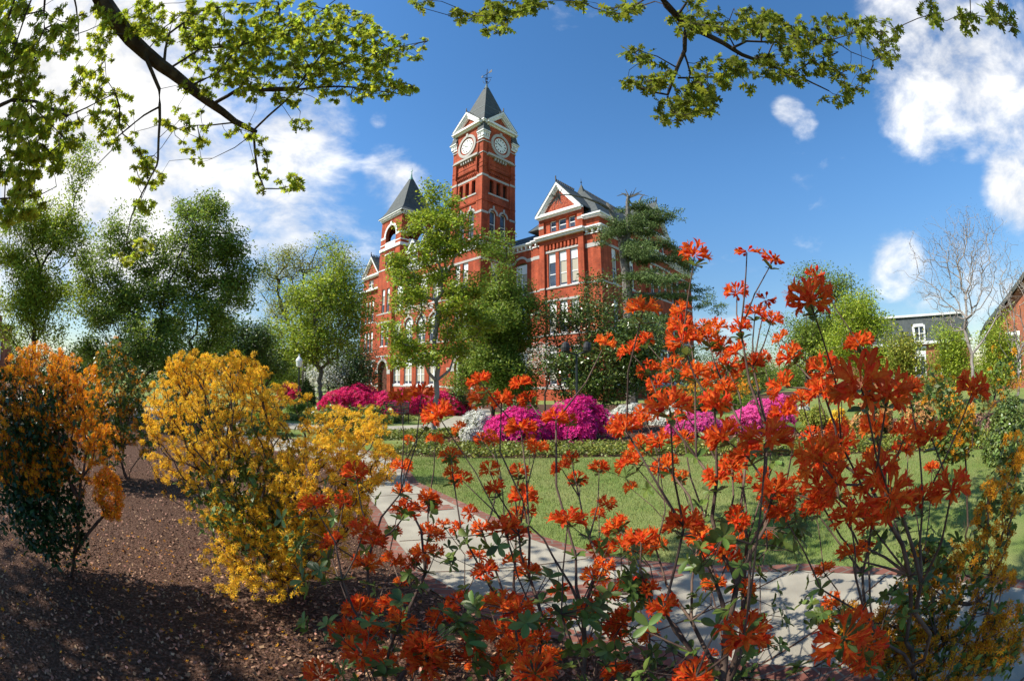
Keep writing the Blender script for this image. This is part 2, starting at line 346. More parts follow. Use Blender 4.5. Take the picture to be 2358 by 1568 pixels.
def fill(ells, n, rg=rng, shell=.0):
    wts = np.array([e[6] if len(e) > 6 else e[3]*e[4]*e[5] for e in ells], float); wts /= wts.sum()
    k = rg.choice(len(ells), n, p=wts); d = unit(n, rg); rad = (shell+(1-shell)*rg.random(n))**(1/2.2)
    E = np.array([e[:6] for e in ells]); return E[k, :3]+d*rad[:, None]*E[k, 3:6]

def tree(name, label, cat, base, ells, nclump, leaf, per, crad, trunk_r, bark, lmat, trunk_top=None, tip=.012, group=None, tmpl=LEAF, seed=1, shell=.25, lean=(0,0), up=.35, rmax=None, extra_nodes=None, hang=0, n=6, flat=.75, sub=9, spread=1.5, vflat=.6):
    rg = np.random.default_rng(seed); base = np.array(base, float)
    t = thing(name, label, cat, tuple(base), 0, group)
    C = fill([tuple(np.array(e[:3])-base)+tuple(e[3:]) for e in ells], max(6, nclump//sub), rg, shell)
    if sub > 1: C = np.repeat(C, sub, axis=0)+np.clip(rg.normal(size=(len(C)*sub, 3)), -1.6, 1.6)*np.array([1, 1, vflat])*crad*spread*.55*np.repeat(rg.uniform(.6, 1.3, len(C)), sub)[:, None]
    if extra_nodes is not None: C = np.concatenate([C, np.asarray(extra_nodes)-base])
    tt = trunk_top if trunk_top else max(C[:, 2].min(), .6)
    roots = [((0,0,-.1), -1, 0)]; k = 5
    for j in range(1, k+1): roots.append(((lean[0]*j/k+rg.normal()*.008*tt, lean[1]*j/k+rg.normal()*.008*tt, tt*j/k), j-1, tt*j/k))
    P, par = grow(roots, C, rg)
    link('trunk', mesh_np('trunk', *limbs(P, par, tip, rmax or trunk_r, n=n, rg=rg), bark, smooth=True), t)
    if lmat is not None:
        Lm = leaves_at(C, per, crad, leaf, tmpl, rg, up=up, hang=hang, flat=flat)
        link('crown', mesh_np('crown', *Lm, lmat), t)
    return t

def shrub(name, label, cat, c, rad, nfl, fsize, fmat, nleaf, lsize, lmat, group=None, seed=1, ftmpl=None, low=0.05, puffs=True, lump=.14, stems=14, fshell=.72, leaf_t=LEAF, topbias=0.0, stem_r=.02):
    """dome shaped flowering shrub standing on the ground at c"""
    rg = np.random.default_rng(seed); rx, ry, rz_ = rad
    t = thing(name, label, cat, (c[0], c[1], 0), 0, group)
    ph = rg.uniform(0, 6.28, 6)
    nl_ = 26; lob = unit(nl_, rg); lob[:, 2] = np.abs(lob[:, 2])*.9; lr = rg.uniform(.22, .40, nl_); lc = lob*(1.02-lr)[:, None]*rg.uniform(.82, 1.1, nl_)[:, None]
    def pts(n, lo):
        k = rg.integers(0, nl_, n); d = unit(n, rg); r = lr[k]*(lo+(1-lo)*rg.random(n)); p = lc[k]+d*r[:, None]
        ok = (p[:, 2] > -.02) & ((np.sum(d*lob[k], 1) > -.25) | (lo < .5)); p = p[ok]; d = d[ok]*.75+lob[k][ok]*.4
        out_ = p*np.array([rx, ry, rz_*.95]); out_[:, 2] = np.maximum(out_[:, 2], 0)+low; return out_, d
    if nfl:
        p, d = pts(nfl, fshell)
        if topbias: keep = rg.random(nfl) < np.clip(p[:, 2]/rz_*topbias+.05, 0, 1); p, d = p[keep], d[keep]
        T = ftmpl or STAR
        d2 = d+rg.normal(size=d.shape)*.35; d2[:, 2] += .25
        link('blossoms', mesh_np('blossoms', *stamp(T[0], T[1], p, d2, fsize*(1+.3*rg.uniform(-1,1,len(p))), rg=rg), fmat), t)
    if nleaf:
        p, d = pts(int(nleaf*1.3), .45); d2 = d+rg.normal(size=d.shape)*.7
        link('foliage', mesh_np('foliage', *stamp(leaf_t[0], leaf_t[1], p, d2, lsize*(1+.35*rg.uniform(-1,1,len(p))), rg=rg), lmat), t)
    p, d = pts(stems*6, .3)
    P, par = grow([((0,0,-.03), -1, 0), ((0,0,.12*rz_), 0, .1)], p, rg)
    link('stems', mesh_np('stems', *limbs(P, par, stem_r*.22, stem_r*1.6, n=4, rg=rg), M['stem']), t)
    return t

def sheet(name, pts, z, m, kind='structure'):
    # pts polygon (x,y), built in world space
    b = MB(); b.poly([(x, y, z) for x, y in pts]); o = b.build(name, m); o['kind'] = kind; return o
def ribbon(name, left, right, z, m, thick=None):
    b = MB()
    for i in range(len(left)-1):
        b.poly([(*right[i], z), (*right[i+1], z), (*left[i+1], z), (*left[i], z)])
    o = b.build(name, m); o['kind'] = 'structure'; return o

# ================================================================ the brick hall
C0 = (8.507, 42.150, 0)
HALL = thing('brick_hall', 'large red brick hall with pale stone bands, slate roofs and a tall clock tower', 'building', C0, R(-43.5))
def bx(mb, t0, t1, y0, y1, z0, z1): mb.box(-t1, -t0, y0, y1, z0, z1)      # t runs to the left along the front, y into the building
def wall(mb, kind, c, a0, a1, z0, z1, holes=(), rev=.28, arch=None):
    """kind 'f': front wall at y=c, a=t ; 's': side wall at t=c, a=y (outside = smaller t)"""
    xs = sorted({a0, a1, *[h[0] for h in holes], *[h[1] for h in holes]}); zs = sorted({z0, z1, *[h[2] for h in holes], *[h[3] for h in holes]})
    def P(a, d, z): return (-a, c+d, z) if kind == 'f' else (-(c+d), a, z)
    for i in range(len(xs)-1):
        for j in range(len(zs)-1):
            ca, cz = (xs[i]+xs[i+1])/2, (zs[j]+zs[j+1])/2
            if any(h[0] < ca < h[1] and h[2] < cz < h[3] for h in holes): continue
            mb.poly([P(xs[i],0,zs[j]), P(xs[i+1],0,zs[j]), P(xs[i+1],0,zs[j+1]), P(xs[i],0,zs[j+1])])
    for h in holes:
        A, B_, c0, c1 = h[:4]
        for q in ([(A,c0),(A,c1)], [(B_,c0),(B_,c1)], [(A,c0),(B_,c0)], [(A,c1),(B_,c1)]):
            mb.poly([P(q[0][0],0,q[0][1]), P(q[1][0],0,q[1][1]), P(q[1][0],rev,q[1][1]), P(q[0][0],rev,q[0][1])])
        if len(h) > 4:      # arch: h[4] = springing height
            sp = h[4]; cx = (A+B_)/2; rx = (B_-A)/2; rz_ = c1-sp; n = 12
            for k in range(n):
                u0, u1 = math.pi*k/n, math.pi*(k+1)/n
                p0, p1 = (cx+rx*math.cos(u0), sp+rz_*math.sin(u0)), (cx+rx*math.cos(u1), sp+rz_*math.sin(u1))
                mb.poly([P(p0[0],0,p0[1]), P(p0[0],0,c1+.002), P(p1[0],0,c1+.002), P(p1[0],0,p1[1])])
                mb.poly([P(p0[0],0,p0[1]), P(p1[0],0,p1[1]), P(p1[0],rev,p1[1]), P(p0[0],rev,p0[1])])
def ring(mb, kind, c, ca, cz, r0, r1, proud, a0=0, a1=math.pi, n=14, sx=1.0):
    def P(a, d, z): return (-a, c+d, z) if kind == 'f' else (-(c+d), a, z)
    for k in range(n):
        u0, u1 = a0+(a1-a0)*k/n, a0+(a1-a0)*(k+1)/n
        q = [(ca+sx*r*math.cos(u), cz+r*math.sin(u)) for r, u in ((r0,u0),(r1,u0),(r1,u1),(r0,u1))]
        f = [P(a, -proud, z) for a, z in q]; b = [P(a, .02, z) for a, z in q]
        mb.poly(f); mb.poly([f[1], f[2], b[2], b[1]]); mb.poly([f[0], f[3], b[3], b[0]])
STD = {}
def slab(mb, kind, c, a0, a1, z0, z1, proud, back=.05):
    if kind == 'f': bx(mb, a0, a1, c-proud, c+back, z0, z1)
    else: bx(mb, c-proud, c+back, a0, a1, z0, z1)
def cornice(mb, kind, c, a0, a1, z, h=.75, pr=.5, step=.62):
    """projecting white cornice with a row of brackets under it, top at z"""
    slab(mb, kind, c, a0, a1, z-.14, z, pr); slab(mb, kind, c, a0+.0, a1, z-.26, z-.142, pr-.12); slab(mb, kind, c, a0, a1, z-h, z-h+.14, .10)
    n = max(1, int((a1-a0)/step))
    for k in range(n):
        a = a0+(k+.5)*(a1-a0)/n; slab(mb, kind, c, a-.09, a+.09, z-h+.142, z-.262, pr-.2)

# window prototypes (origin bottom centre, facing local -Y)
def win_frame(w_, h, panel, double=False, arch=0.0):
    b = MB(); f = .11; g = MB(); hw = w_/2
    b.box(-hw, -hw+f, 0, .12, 0, h); b.box(hw-f, hw, 0, .12, 0, h); b.box(-hw+f, hw-f, 0, .12, 0, f)
    top = h-panel if panel else h
    b.box(-hw+f, hw-f, .0, .12, top-.08, top); b.box(-hw-.07, hw+.07, -.16, .10, -.13, -.002)
    mid = top*.5; b.box(-hw+f, hw-f, .02, .10, mid-.045, mid+.045)
    if double: b.box(-.09, .09, -.01, .12, f, top-.08)
    if panel: b.box(-hw+f, hw-f, .01, .10, top+.002, h)
    cols = [(-hw+f, hw-f)] if not double else [(-hw+f, -.09), (.09, hw-f)]
    for (x0, x1) in cols: g.poly([(x0,.07,f), (x1,.07,f), (x1,.07,top-.08), (x0,.07,top-.08)])
    return b.mesh('window', M['white']), g.mesh('pane', M['glass']), cols, top
_wc = {}
def window(t_, y, z, w_, h, panel=0, double=False, side=False, blind=None):
    key = (w_, round(h, 2), round(panel, 2), double)
    if key not in _wc: _wc[key] = win_frame(w_, h, panel, double)
    fm, gm, cols, top = _wc[key]
    o = link('window', fm, HALL, (-t_, y, z))
    if side: o.rotation_euler = (0, 0, math.pi/2)
    link('pane', gm, o)
    if blind:
        kb = ('b', key, blind)
        if kb not in _wc:
            b = MB()
            for (x0, x1) in cols: b.poly([(x0+.02,.062,top-.1-blind*(top-.3)), (x1-.02,.062,top-.1-blind*(top-.3)), (x1-.02,.062,top-.1), (x0+.02,.062,top-.1)])
            _wc[kb] = b.mesh('blind', M['blind'])
        link('blind', _wc[kb], o)
    return o

RW = MB(); ST = MB(); CO = MB(); CO2 = MB()       # walls, stone, cornices
wr = random.Random(3)
ROWS3 = [(1.62, 3.7, .95), (6.88, 3.35, 1.1), (11.85, 3.75, 1.0)]
def row_holes(ts, w_, rows=ROWS3): return [(t-w_/2, t+w_/2, z, z+h) for t in ts for (z, h, p) in rows]
def row_windows(ts, y, w_, rows=ROWS3, double=False, side=False):
    for t in ts:
        for (z, h, p) in rows:
            bl = wr.choice([None, .35, .5, .9, .95])
            if side: window(y+.14, t, z, w_, h, p, double, True, bl)
            else: window(t, y+.14, z, w_, h, p, double, False, bl)
# -- right wing
wall(RW, 'f', .35, 0, 1.8, 0, 18.4)
PT = (3.2, 4.65, 6.1); AT = [(3.3,.85), (4.57,1.05), (5.83,.85)]
h = row_holes(PT, 1.0)+[(t-w_/2, t+w_/2, 17.9, 19.2) for t, w_ in AT]
# recessed window panel inside the pavilion
wall(RW, 'f', 0, 1.8, 7.64, 0, 19.8, [(2.45, 6.95, 1.4, 16.55), (2.45, 6.95, 17.85, 19.25)], rev=.22)
wall(RW, 'f', .22, 2.45, 6.95, 1.4, 19.25, h, rev=.25)
wall(RW, 's', 1.8, 0, .35, 0, 19.8); wall(RW, 's', 7.64, 0, .45, 0, 19.8)
row_windows(PT, .22, 1.0)
for t, w_ in AT: window(t, .36, 17.9, w_, 1.3)
for k in range(9): slab(RW, 'f', .22, 2.62+k*.49, 2.86+k*.49, 15.95, 16.55, .16)
for z in (5.35, 10.26, 15.62): slab(ST, 'f', .22, 2.46, 6.94, z, z+.24, .06)
for z in (1.45, 6.72, 11.66): slab(ST, 'f', .22, 2.46, 6.94, z-.02, z+.14, .09)
R3 = [(9.87, 11.63, 1.62, 5.2), (9.87, 11.63, 6.75, 10.4, 9.5), (9.87, 11.63, 11.65, 15.35, 15.0)]
wall(RW, 'f', .5, 8.85, 12.7, 0, 17.4, R3); wall(RW, 'f', .35, 7.64, 8.85, 0, 17.4); wall(RW, 's', 8.85, .35, .5, 0, 17.4)
for z, hh, p in ((1.62,3.58,.95), (6.75,3.2,.9), (11.65,3.45,1.0)): window(10.75, .64, z, 1.76, hh, p, True, False, .5)
ring(ST, 'f', .5, 10.75, 9.5, .98, 1.22, .07); ring(ST, 'f', .5, 10.75, 14.85, 1.0, 1.25, .07, R(28), R(152))
def bands(kind, c, a0, a1, zs=((1.18,1.42),(5.4,5.62),(6.66,6.84),(9.2,9.42),(11.62,11.8),(15.3,15.68)), pr=.04):
    for z0, z1 in zs: slab(ST, kind, c, a0, a1, z0, z1, pr)
bands('f', .35, .04, 1.79, ((1.18,1.42),(5.4,5.62),(6.66,6.84),(11.62,11.8),(15.3,15.75)))
bands('f', 0, 1.8, 2.44, ((1.18,1.42),(6.66,6.84),(11.62,11.8),(18.5,18.8))); bands('f', 0, 6.96, 7.64, ((1.18,1.42),(6.66,6.84),(11.62,11.8),(18.5,18.8)))
slab(ST, 'f', 0, 2.45, 6.95, 1.18, 1.38, .04)
bands('f', .35, 7.65, 8.84); bands('f', .5, 8.86, 9.86); bands('f', .5, 11.64, 12.66, ((1.18,1.42),(5.4,5.62),(6.66,6.84),(9.2,9.42),(11.62,11.8),(15.3,15.6)))
# -- right side wall
SY = [(3.0,1.0), (6.8,1.0)]; SP = [11.3, 13.2, 15.1]; SE = [(18.0,1.0), (20.2,1.0), (23.2,1.0)]
def rh(ts): return [(y-w_/2, y+w_/2, z, z+hh) for y, w_ in ts for (z, hh, p) in ROWS3]
wall(RW, 's', 0, .35, 10.2, 0, 18.4, rh(SY)); wall(RW, 's', -.35, 10.2, 16.8, 0, 19.8, rh([(y,1.0) for y in SP])+[(y-.42, y+.42, 17.9, 19.2) for y in SP]); wall(RW, 's', 0, 16.8, 25.4, 0, 19.4, rh(SE)+[(18.6,19.5,17.9,19.0),(20.2,21.1,17.9,19.0)])
wall(RW, 'f', 10.2, -.35, 0, 0, 19.8); wall(RW, 'f', 16.8, -.35, 0, 0, 19.8)
for y, w_ in SY+SE:
    for (z, hh, p) in ROWS3: window(.14, y, z, w_, hh, p, False, True, wr.choice([None,.4,.6]))
for y in SP:
    for (z, hh, p) in ROWS3: window(-.21, y, z, 1.0, hh, p, False, True, wr.choice([None,.4,.6]))
    window(-.21, y, 17.9, .84, 1.3, 0, False, True)
window(.14, 19.05, 17.9, .9, 1.1, 0, False, True); window(.14, 20.65, 17.9, .9, 1.1, 0, False, True)
for a0, a1, c in ((.36, 10.19, 0), (10.2, 16.8, -.35), (16.81, 25.4, 0)): bands('s', c, a0, a1, ((1.18,1.42),(5.4,5.62),(6.66,6.84),(11.62,11.8),(15.62,15.9)))
wall(RW, 'f', 25.4, 0, 12, 0, 17.4)
# -- link walls of the projecting centre block and towers
TW = MB(); TW2 = MB()
wall(TW, 'f', -4, 12.7, 18.3, 0, 17.4, [(16.15,17.1,11.7,15.4),(14.75,15.7,11.7,15.4),(16.15,17.1,6.9,10.2),(14.75,15.7,6.9,10.2),(14.1,16.9,0,4.9,3.5)])
for t in (16.62, 15.22):
    window(t, -3.86, 11.7, .95, 3.7, 1.0, False, False, .5); window(t, -3.86, 6.9, .95, 3.3, 1.0)
wall(TW, 's', 12.7, -4, .5, 0, 17.4, [(-2.4,-1.3,11.7,15.4),(-2.4,-1.3,6.9,10.2)])
window(12.84, -1.85, 11.7, 1.1, 3.7, 1.0, False, True); window(12.84, -1.85, 6.9, 1.1, 3.3, 1.0, False, True)
ring(ST, 'f', -4, 15.5, 3.5, 1.42, 1.85, .08, n=9); bands('f', -4, 12.74, 14.05, ((1.18,1.42),(3.15,3.6),(5.4,5.62))); bands('f', -4, 16.95, 18.3, ((1.18,1.42),(3.15,3.6),(5.4,5.62)))
for z0, z1 in ((6.66,6.84),(11.5,11.66),(15.42,15.68)): slab(ST, 'f', -4, 12.74, 18.3, z0, z1, .04)
bands('s', 12.7, -4.04, .45, ((1.18,1.42),(5.4,5.62),(6.66,6.84),(11.5,11.66),(15.42,15.68)))
M1 = (21.5, 24.3, 27.15, 30.0); M3 = (21.1, 23.9, 26.8, 29.6); ar = [(c-.95, c+.95, 6.9, 10.35, 9.4) for c in (24.2, 27.1, 21.5)]
wall(RW, 'f', -3.6, 18.3, 31.0, 0, 17.4, [(c-.95, c+.95, 1.62, 5.2) for c in M1]+ar+[(28.98,30.88,6.9,10.2)]+[(c-.88, c+.88, 11.85, 15.35) for c in M3])
for c in M1: window(c, -3.46, 1.62, 1.9, 3.55, 1.0, True, False, .9)
for c in (24.2, 27.1, 21.5): window(c, -3.44, 6.9, 1.9, 3.3, 1.15, True, False, .3); ring(ST, 'f', -3.6, c, 9.4, 1.0, 1.22, .07); slab(ST, 'f', -3.6, c-.16, c+.16, 10.4, 10.85, .12)
window(29.93, -3.46, 6.9, 1.9, 3.3, 1.1, True, False, .3)
for c in M3: window(c, -3.46, 11.85, 1.76, 3.5, 1.2, True, False, .6)
for z0, z1 in ((1.30,1.5),(5.4,5.62),(6.66,6.84),(11.6,11.78),(15.42,15.7)): slab(ST, 'f', -3.6, 18.34, 30.98, z0, z1, .04)
slab(ST, 'f', -3.6, 21.7, 28.1, 11.0, 11.5, .03)
dp = MB(); dp.tube([(-18.55,-3.72,.2),(-18.55,-3.72,17)], .06); dp.build('downpipe', M['stone'], HALL)
wall(TW2, 'f', -4, 31.0, 35.3, 0, 17.4, [(31.75,32.6,11.7,15.2),(33.1,33.95,11.7,15.2),(31.7,32.6,6.95,10.2),(33.1,34.0,6.95,10.2),(31.9,34.4,0,4.9,3.6)])
for t in (32.17, 33.53): window(t, -3.86, 11.7, .86, 3.5, .9, False, False, .5); window(t, -3.86, 6.95, .9, 3.25, 1.1)
ring(ST, 'f', -4, 33.15, 3.6, 1.27, 1.62, .08, n=9); slab(ST, 'f', -4, 32.98, 33.32, 4.9, 5.5, .14)
slab(ST, 'f', -4, 31.04, 31.88, 3.0, 3.6, .05); slab(ST, 'f', -4, 34.42, 35.3, 3.0, 3.6, .05)
for z0, z1 in ((1.22,1.42),(5.4,5.62),(10.25,10.45),(11.5,11.66)): slab(ST, 'f', -4, 31.04 if z0 > 2 else 34.42, 35.3, z0, z1, .04)
wall(TW2, 's', 31.0, -4, -3.6, 0, 17.4)
for tt, w_ in ((33.15, 1.2), (15.5, 1.35)):
    dd = MB(); bx(dd, tt-w_, tt+w_, -3.5, -3.4, 0, 4.8); dr = dd.build('door', M['door'], HALL)
    hh = MB(); hh.tube([(-tt+.2, -3.56, 1.0), (-tt+.2, -3.56, 1.5)], .03); hh.build('handle', M['iron'], dr)
wall(RW, 'f', -3.7, 12.9, 12.95, 0, .01)
# -- left wing
wall(RW, 's', 48.9, .35, 12, 0, 17.4)
L1 = (44.0, 45.2, 46.4); wall(RW, 'f', .35, 35.3, 42.0, 0, 17.4, [(38,39.7,11.65,15.2)]); wall(RW, 'f', 0, 42.0, 47.8, 0, 19.8, row_holes(L1, .85)+[(44.15,45.85,17.9,19.2)]); wall(RW, 'f', .35, 47.8, 48.9, 0, 17.4)
wall(RW, 's', 35.3, -4, .35, 0, 17.4); row_windows(L1, 0, .85); window(45.0, .14, 17.9, 1.7, 1.3, 0, True); window(38.85, .49, 11.65, 1.7, 3.5, 1.0, True)
bands('f', 0, 42.0, 43.5, ((1.18,1.42),(5.2,5.5),(11.62,11.8))); bands('f', 0, 46.9, 47.8, ((1.18,1.42),(5.2,5.5),(11.62,11.8))); bands('f', .35, 47.81, 48.9, ((1.18,1.42),(5.2,5.5),(11.62,11.8),(15.3,15.6)))
slab(ST, 'f', 0, 43.5, 46.9, 5.35, 5.5, .04)
RW.build('wall', M['brick'], HALL)
# -- cornices
cornice(CO, 'f', .35, -.4, 1.8, 17.45); cornice(CO, 's', 0, -.1, 10.2, 17.44); cornice(CO, 's', -.35, 10.2, 16.8, 17.45); cornice(CO, 's', 0, 16.8, 25.9, 17.44)
slab(CO, 'f', 0, 1.5, 7.94, 17.28, 17.5, .55); slab(CO, 'f', 0, 1.6, 7.84, 17.05, 17.278, .35)
cornice(CO, 'f', .35, 7.64, 8.85, 17.44); cornice(CO, 'f', .5, 8.85, 12.7, 17.4); cornice(CO, 's', 12.7, -4.5, .5, 17.43); cornice(CO, 'f', -4, 12.2, 18.3, 17.44)
cornice(CO, 'f', -3.6, 18.3, 31.0, 17.4); cornice(CO2, 'f', .35, 35.3, 42, 17.4); cornice(CO2, 'f', .35, 47.8, 49.4, 17.4); slab(CO2, 'f', 0, 41.7, 48.1, 17.2, 17.5, .5)
for z, p in ((18.45, .42), (18.62, .55)): slab(CO, 'f', .35, -p, 1.8, z, z+.16, p); slab(CO, 's', 0, .3, 10.2, z+.002, z+.162, p); slab(CO, 's', 0, 16.8, 25.6, z+.9, z+1.06, p)
# gables (white raking boards), right front, left front, right side
def gable(kind, c, a0, a1, z0, za, depth, pr=.45):
    def P(a, d, z): return (-a, c+d, z) if kind == 'f' else (-(c+d), a, z)
    am = (a0+a1)/2; W_ = MB(); sl_ = MB(); tp = MB()
    tp.poly([P(a0+.1,.0,z0), P(a1-.1,.0,z0), P(am,.0,za-.25)]); tp.build('gable_panel', M['terracotta'], HALL)
    slab(W_, kind, c, a0-.32, a1+.32, z0-.12, z0+.06, pr); slab(W_, kind, c, a0-.22, a1+.22, z0+.062, z0+.24, pr-.12); slab(W_, kind, c, a0-.1, a1+.1, z0-.3, z0-.122, pr-.25)
    for s in (-1, 1):
        e = a0-.32 if s < 0 else a1+.32; L = math.hypot(am-e, za-z0); nx, nz_ = (za-z0)/L, abs(am-e)/L
        for (w0, w1, d) in ((0,.20,pr),(.20,.34,pr-.12),(.34,.5,pr-.25)):
            q = [(e, z0+.06), (am, za+.06), (am, za+.06-w1/nz_), (e+s*-1*w1/nx, z0+.06)] if w0 == 0 else [(e-s*w0/nx, z0+.06), (am, za+.06-w0/nz_), (am, za+.06-w1/nz_), (e-s*w1/nx, z0+.06)]
            a = [P(u, -d, z) for u, z in q]; off = np.subtract(P(0, .02, 0), P(0, -d, 0)); W_.prism(a, off)
        sl_.prism([P(e-.0, -pr, z0+.07), P(am, -pr, za+.07), P(am, -pr, za+.2), P(e-(.0), -pr, z0+.2)], np.subtract(P(0, depth, 0), P(0, -pr, 0)))
    W_.build('gable_trim', M['white'], HALL); sr = sl_.build('gable_roof', M['slate'], HALL)
    cm = MB(); nn = int(depth/.32)
    for k in range(nn):
        p = P(am, -pr+.1+k*.32, za+.2); cm.box(p[0]-.045, p[0]+.045, p[1]-.045, p[1]+.045, p[2], p[2]+.28)
        cm.box(p[0]-.09, p[0]+.09, p[1]-.09, p[1]+.09, p[2]+.1, p[2]+.18)
    cm.box(*[v for k in range(2) for v in (P(am,-pr,0)[k]-.05, P(am,-pr,0)[k]+.05)], za+.2, za+.85); cm.build('ridge_cresting', M['iron'], sr)
gable('f', 0, 1.95, 7.5, 19.85, 23.35, 3.6); gable('f', 0, 42.15, 47.65, 19.85, 23.3, 3.6); gable('s', -.35, 10.4, 16.6, 19.85, 24.2, 4.2)
CO.build('cornice', M['white'], HALL); CO2.build('cornice', M['white'], HALL)
# lettering carved on the frieze
def lettering(txt, size, loc, rot, m, parent, name, ext=.025):
    cu = bpy.data.curves.new(name, 'FONT'); cu.body = txt; cu.size = size; cu.align_x = 'CENTER'; cu.extrude = ext; cu.space_character = 1.12
    tmp = bpy.data.objects.new('tmp', cu); COL.objects.link(tmp); bpy.context.view_layer.update()
    me = bpy.data.meshes.new_from_object(tmp.evaluated_get(bpy.context.evaluated_depsgraph_get())); bpy.data.objects.remove(tmp)
    me.materials.clear(); me.materials.append(m); o = link(name, me, parent, loc); o.rotation_euler = rot; return o
for txt, tx in (('SAMFORD', -25.75), ('HALL', -23.05)): lettering(txt, .50, (tx, -3.655, 11.08), (math.pi/2, 0, 0), M['brick'], HALL, 'carved_lettering')
# -- roofs
RF = MB()
RF.frusta([((-9.6,-.0,.35,25.2),18.78),((-8.9,-.55,1.1,24.6),19.6),((-7.2,-1.9,2.6,23.4),21.4),((-4.95,-4.6,4.6,21.5),24.2)])
RF.frusta([((-49.2,-39.5,.2,25.2),17.4),((-47.9,-42.0,2.6,23),21.0),((-45.4,-45.0,4.6,21),24.0)])
RF.frusta([((-42,-8.5,.6,15.6),17.4),((-41,-9,3.5,12.6),19.6),((-40,-9.5,7.7,8.2),21.2)])
RF.frusta([((-31,-18.2,-3.5,8),17.41),((-29.5,-19,0,8),20.4),((-28,-20,3.9,8),22.4)])
RF.frusta([((-13,-9,2,7),17.5),((-12.9,-9,2.1,7),17.7)])
roof = RF.build('roof', M['slate'], HALL)
cr_ = MB()
for k in range(52):
    y = 4.8+k*.33; cr_.box(-4.83, -4.73, y-.05, y+.05, 24.2, 24.55); cr_.box(-4.86, -4.70, y-.10, y+.10, 24.32, 24.44)
cr_.lathe([(.16,0),(.12,.35),(.04,.7),(.03,.95),(.11,1.05),(.03,1.2),(.01,1.6)], (-4.78, 4.6, 24.2), 8); cr_.build('ridge_cresting', M['iron'], roof)
ep = MB(); ep.frusta([((-5.3,-4.3,4.2,5.0),23.6),((-4.83,-4.73,4.55,4.65),24.9)]); ep.build('ridge_cap', M['slate'], roof)
# dormers on the centre block
for tc_ in (20.6, 23.9, 26.9):
    d = MB(); bx(d, tc_-1.15, tc_+1.15, -3.3, 0, 17.45, 19.5); dm = d.build('dormer', M['brick'], HALL)
    g = MB(); g.prism([(-tc_-1.35,-3.6,19.5),(-tc_+1.35,-3.6,19.5),(-tc_,-3.6,21.1)], (0,4.2,0)); g.build('dormer_roof', M['slate'], dm)
    g = MB()
    for s in (-1, 1): g.prism([(-tc_+s*1.5,-3.8,19.4),(-tc_,-3.8,21.25),(-tc_,-3.8,20.9),(-tc_+s*1.2,-3.8,19.4)], (0,.2,0))
    g.box(-tc_-1.2,-tc_+1.2,-3.72,-3.6,19.3,19.5); g.box(-tc_-.9,-tc_-.8,-3.4,-3.3,17.7,19.2); g.box(-tc_+.8,-tc_+.9,-3.4,-3.3,17.7,19.2); g.box(-tc_-.06,-tc_+.06,-3.4,-3.3,17.7,19.2)
    g.box(-tc_-.8,-tc_-.06,-3.36,-3.3,18.4,18.5); g.box(-tc_+.06,-tc_+.8,-3.36,-3.3,18.4,18.5); g.build('dormer_trim', M['white'], dm)
    g = MB(); g.poly([(-tc_-.8,-3.32,17.7),(-tc_+.8,-3.32,17.7),(-tc_+.8,-3.32,19.2),(-tc_-.8,-3.32,19.2)]); g.build('pane', M['glass'], dm)

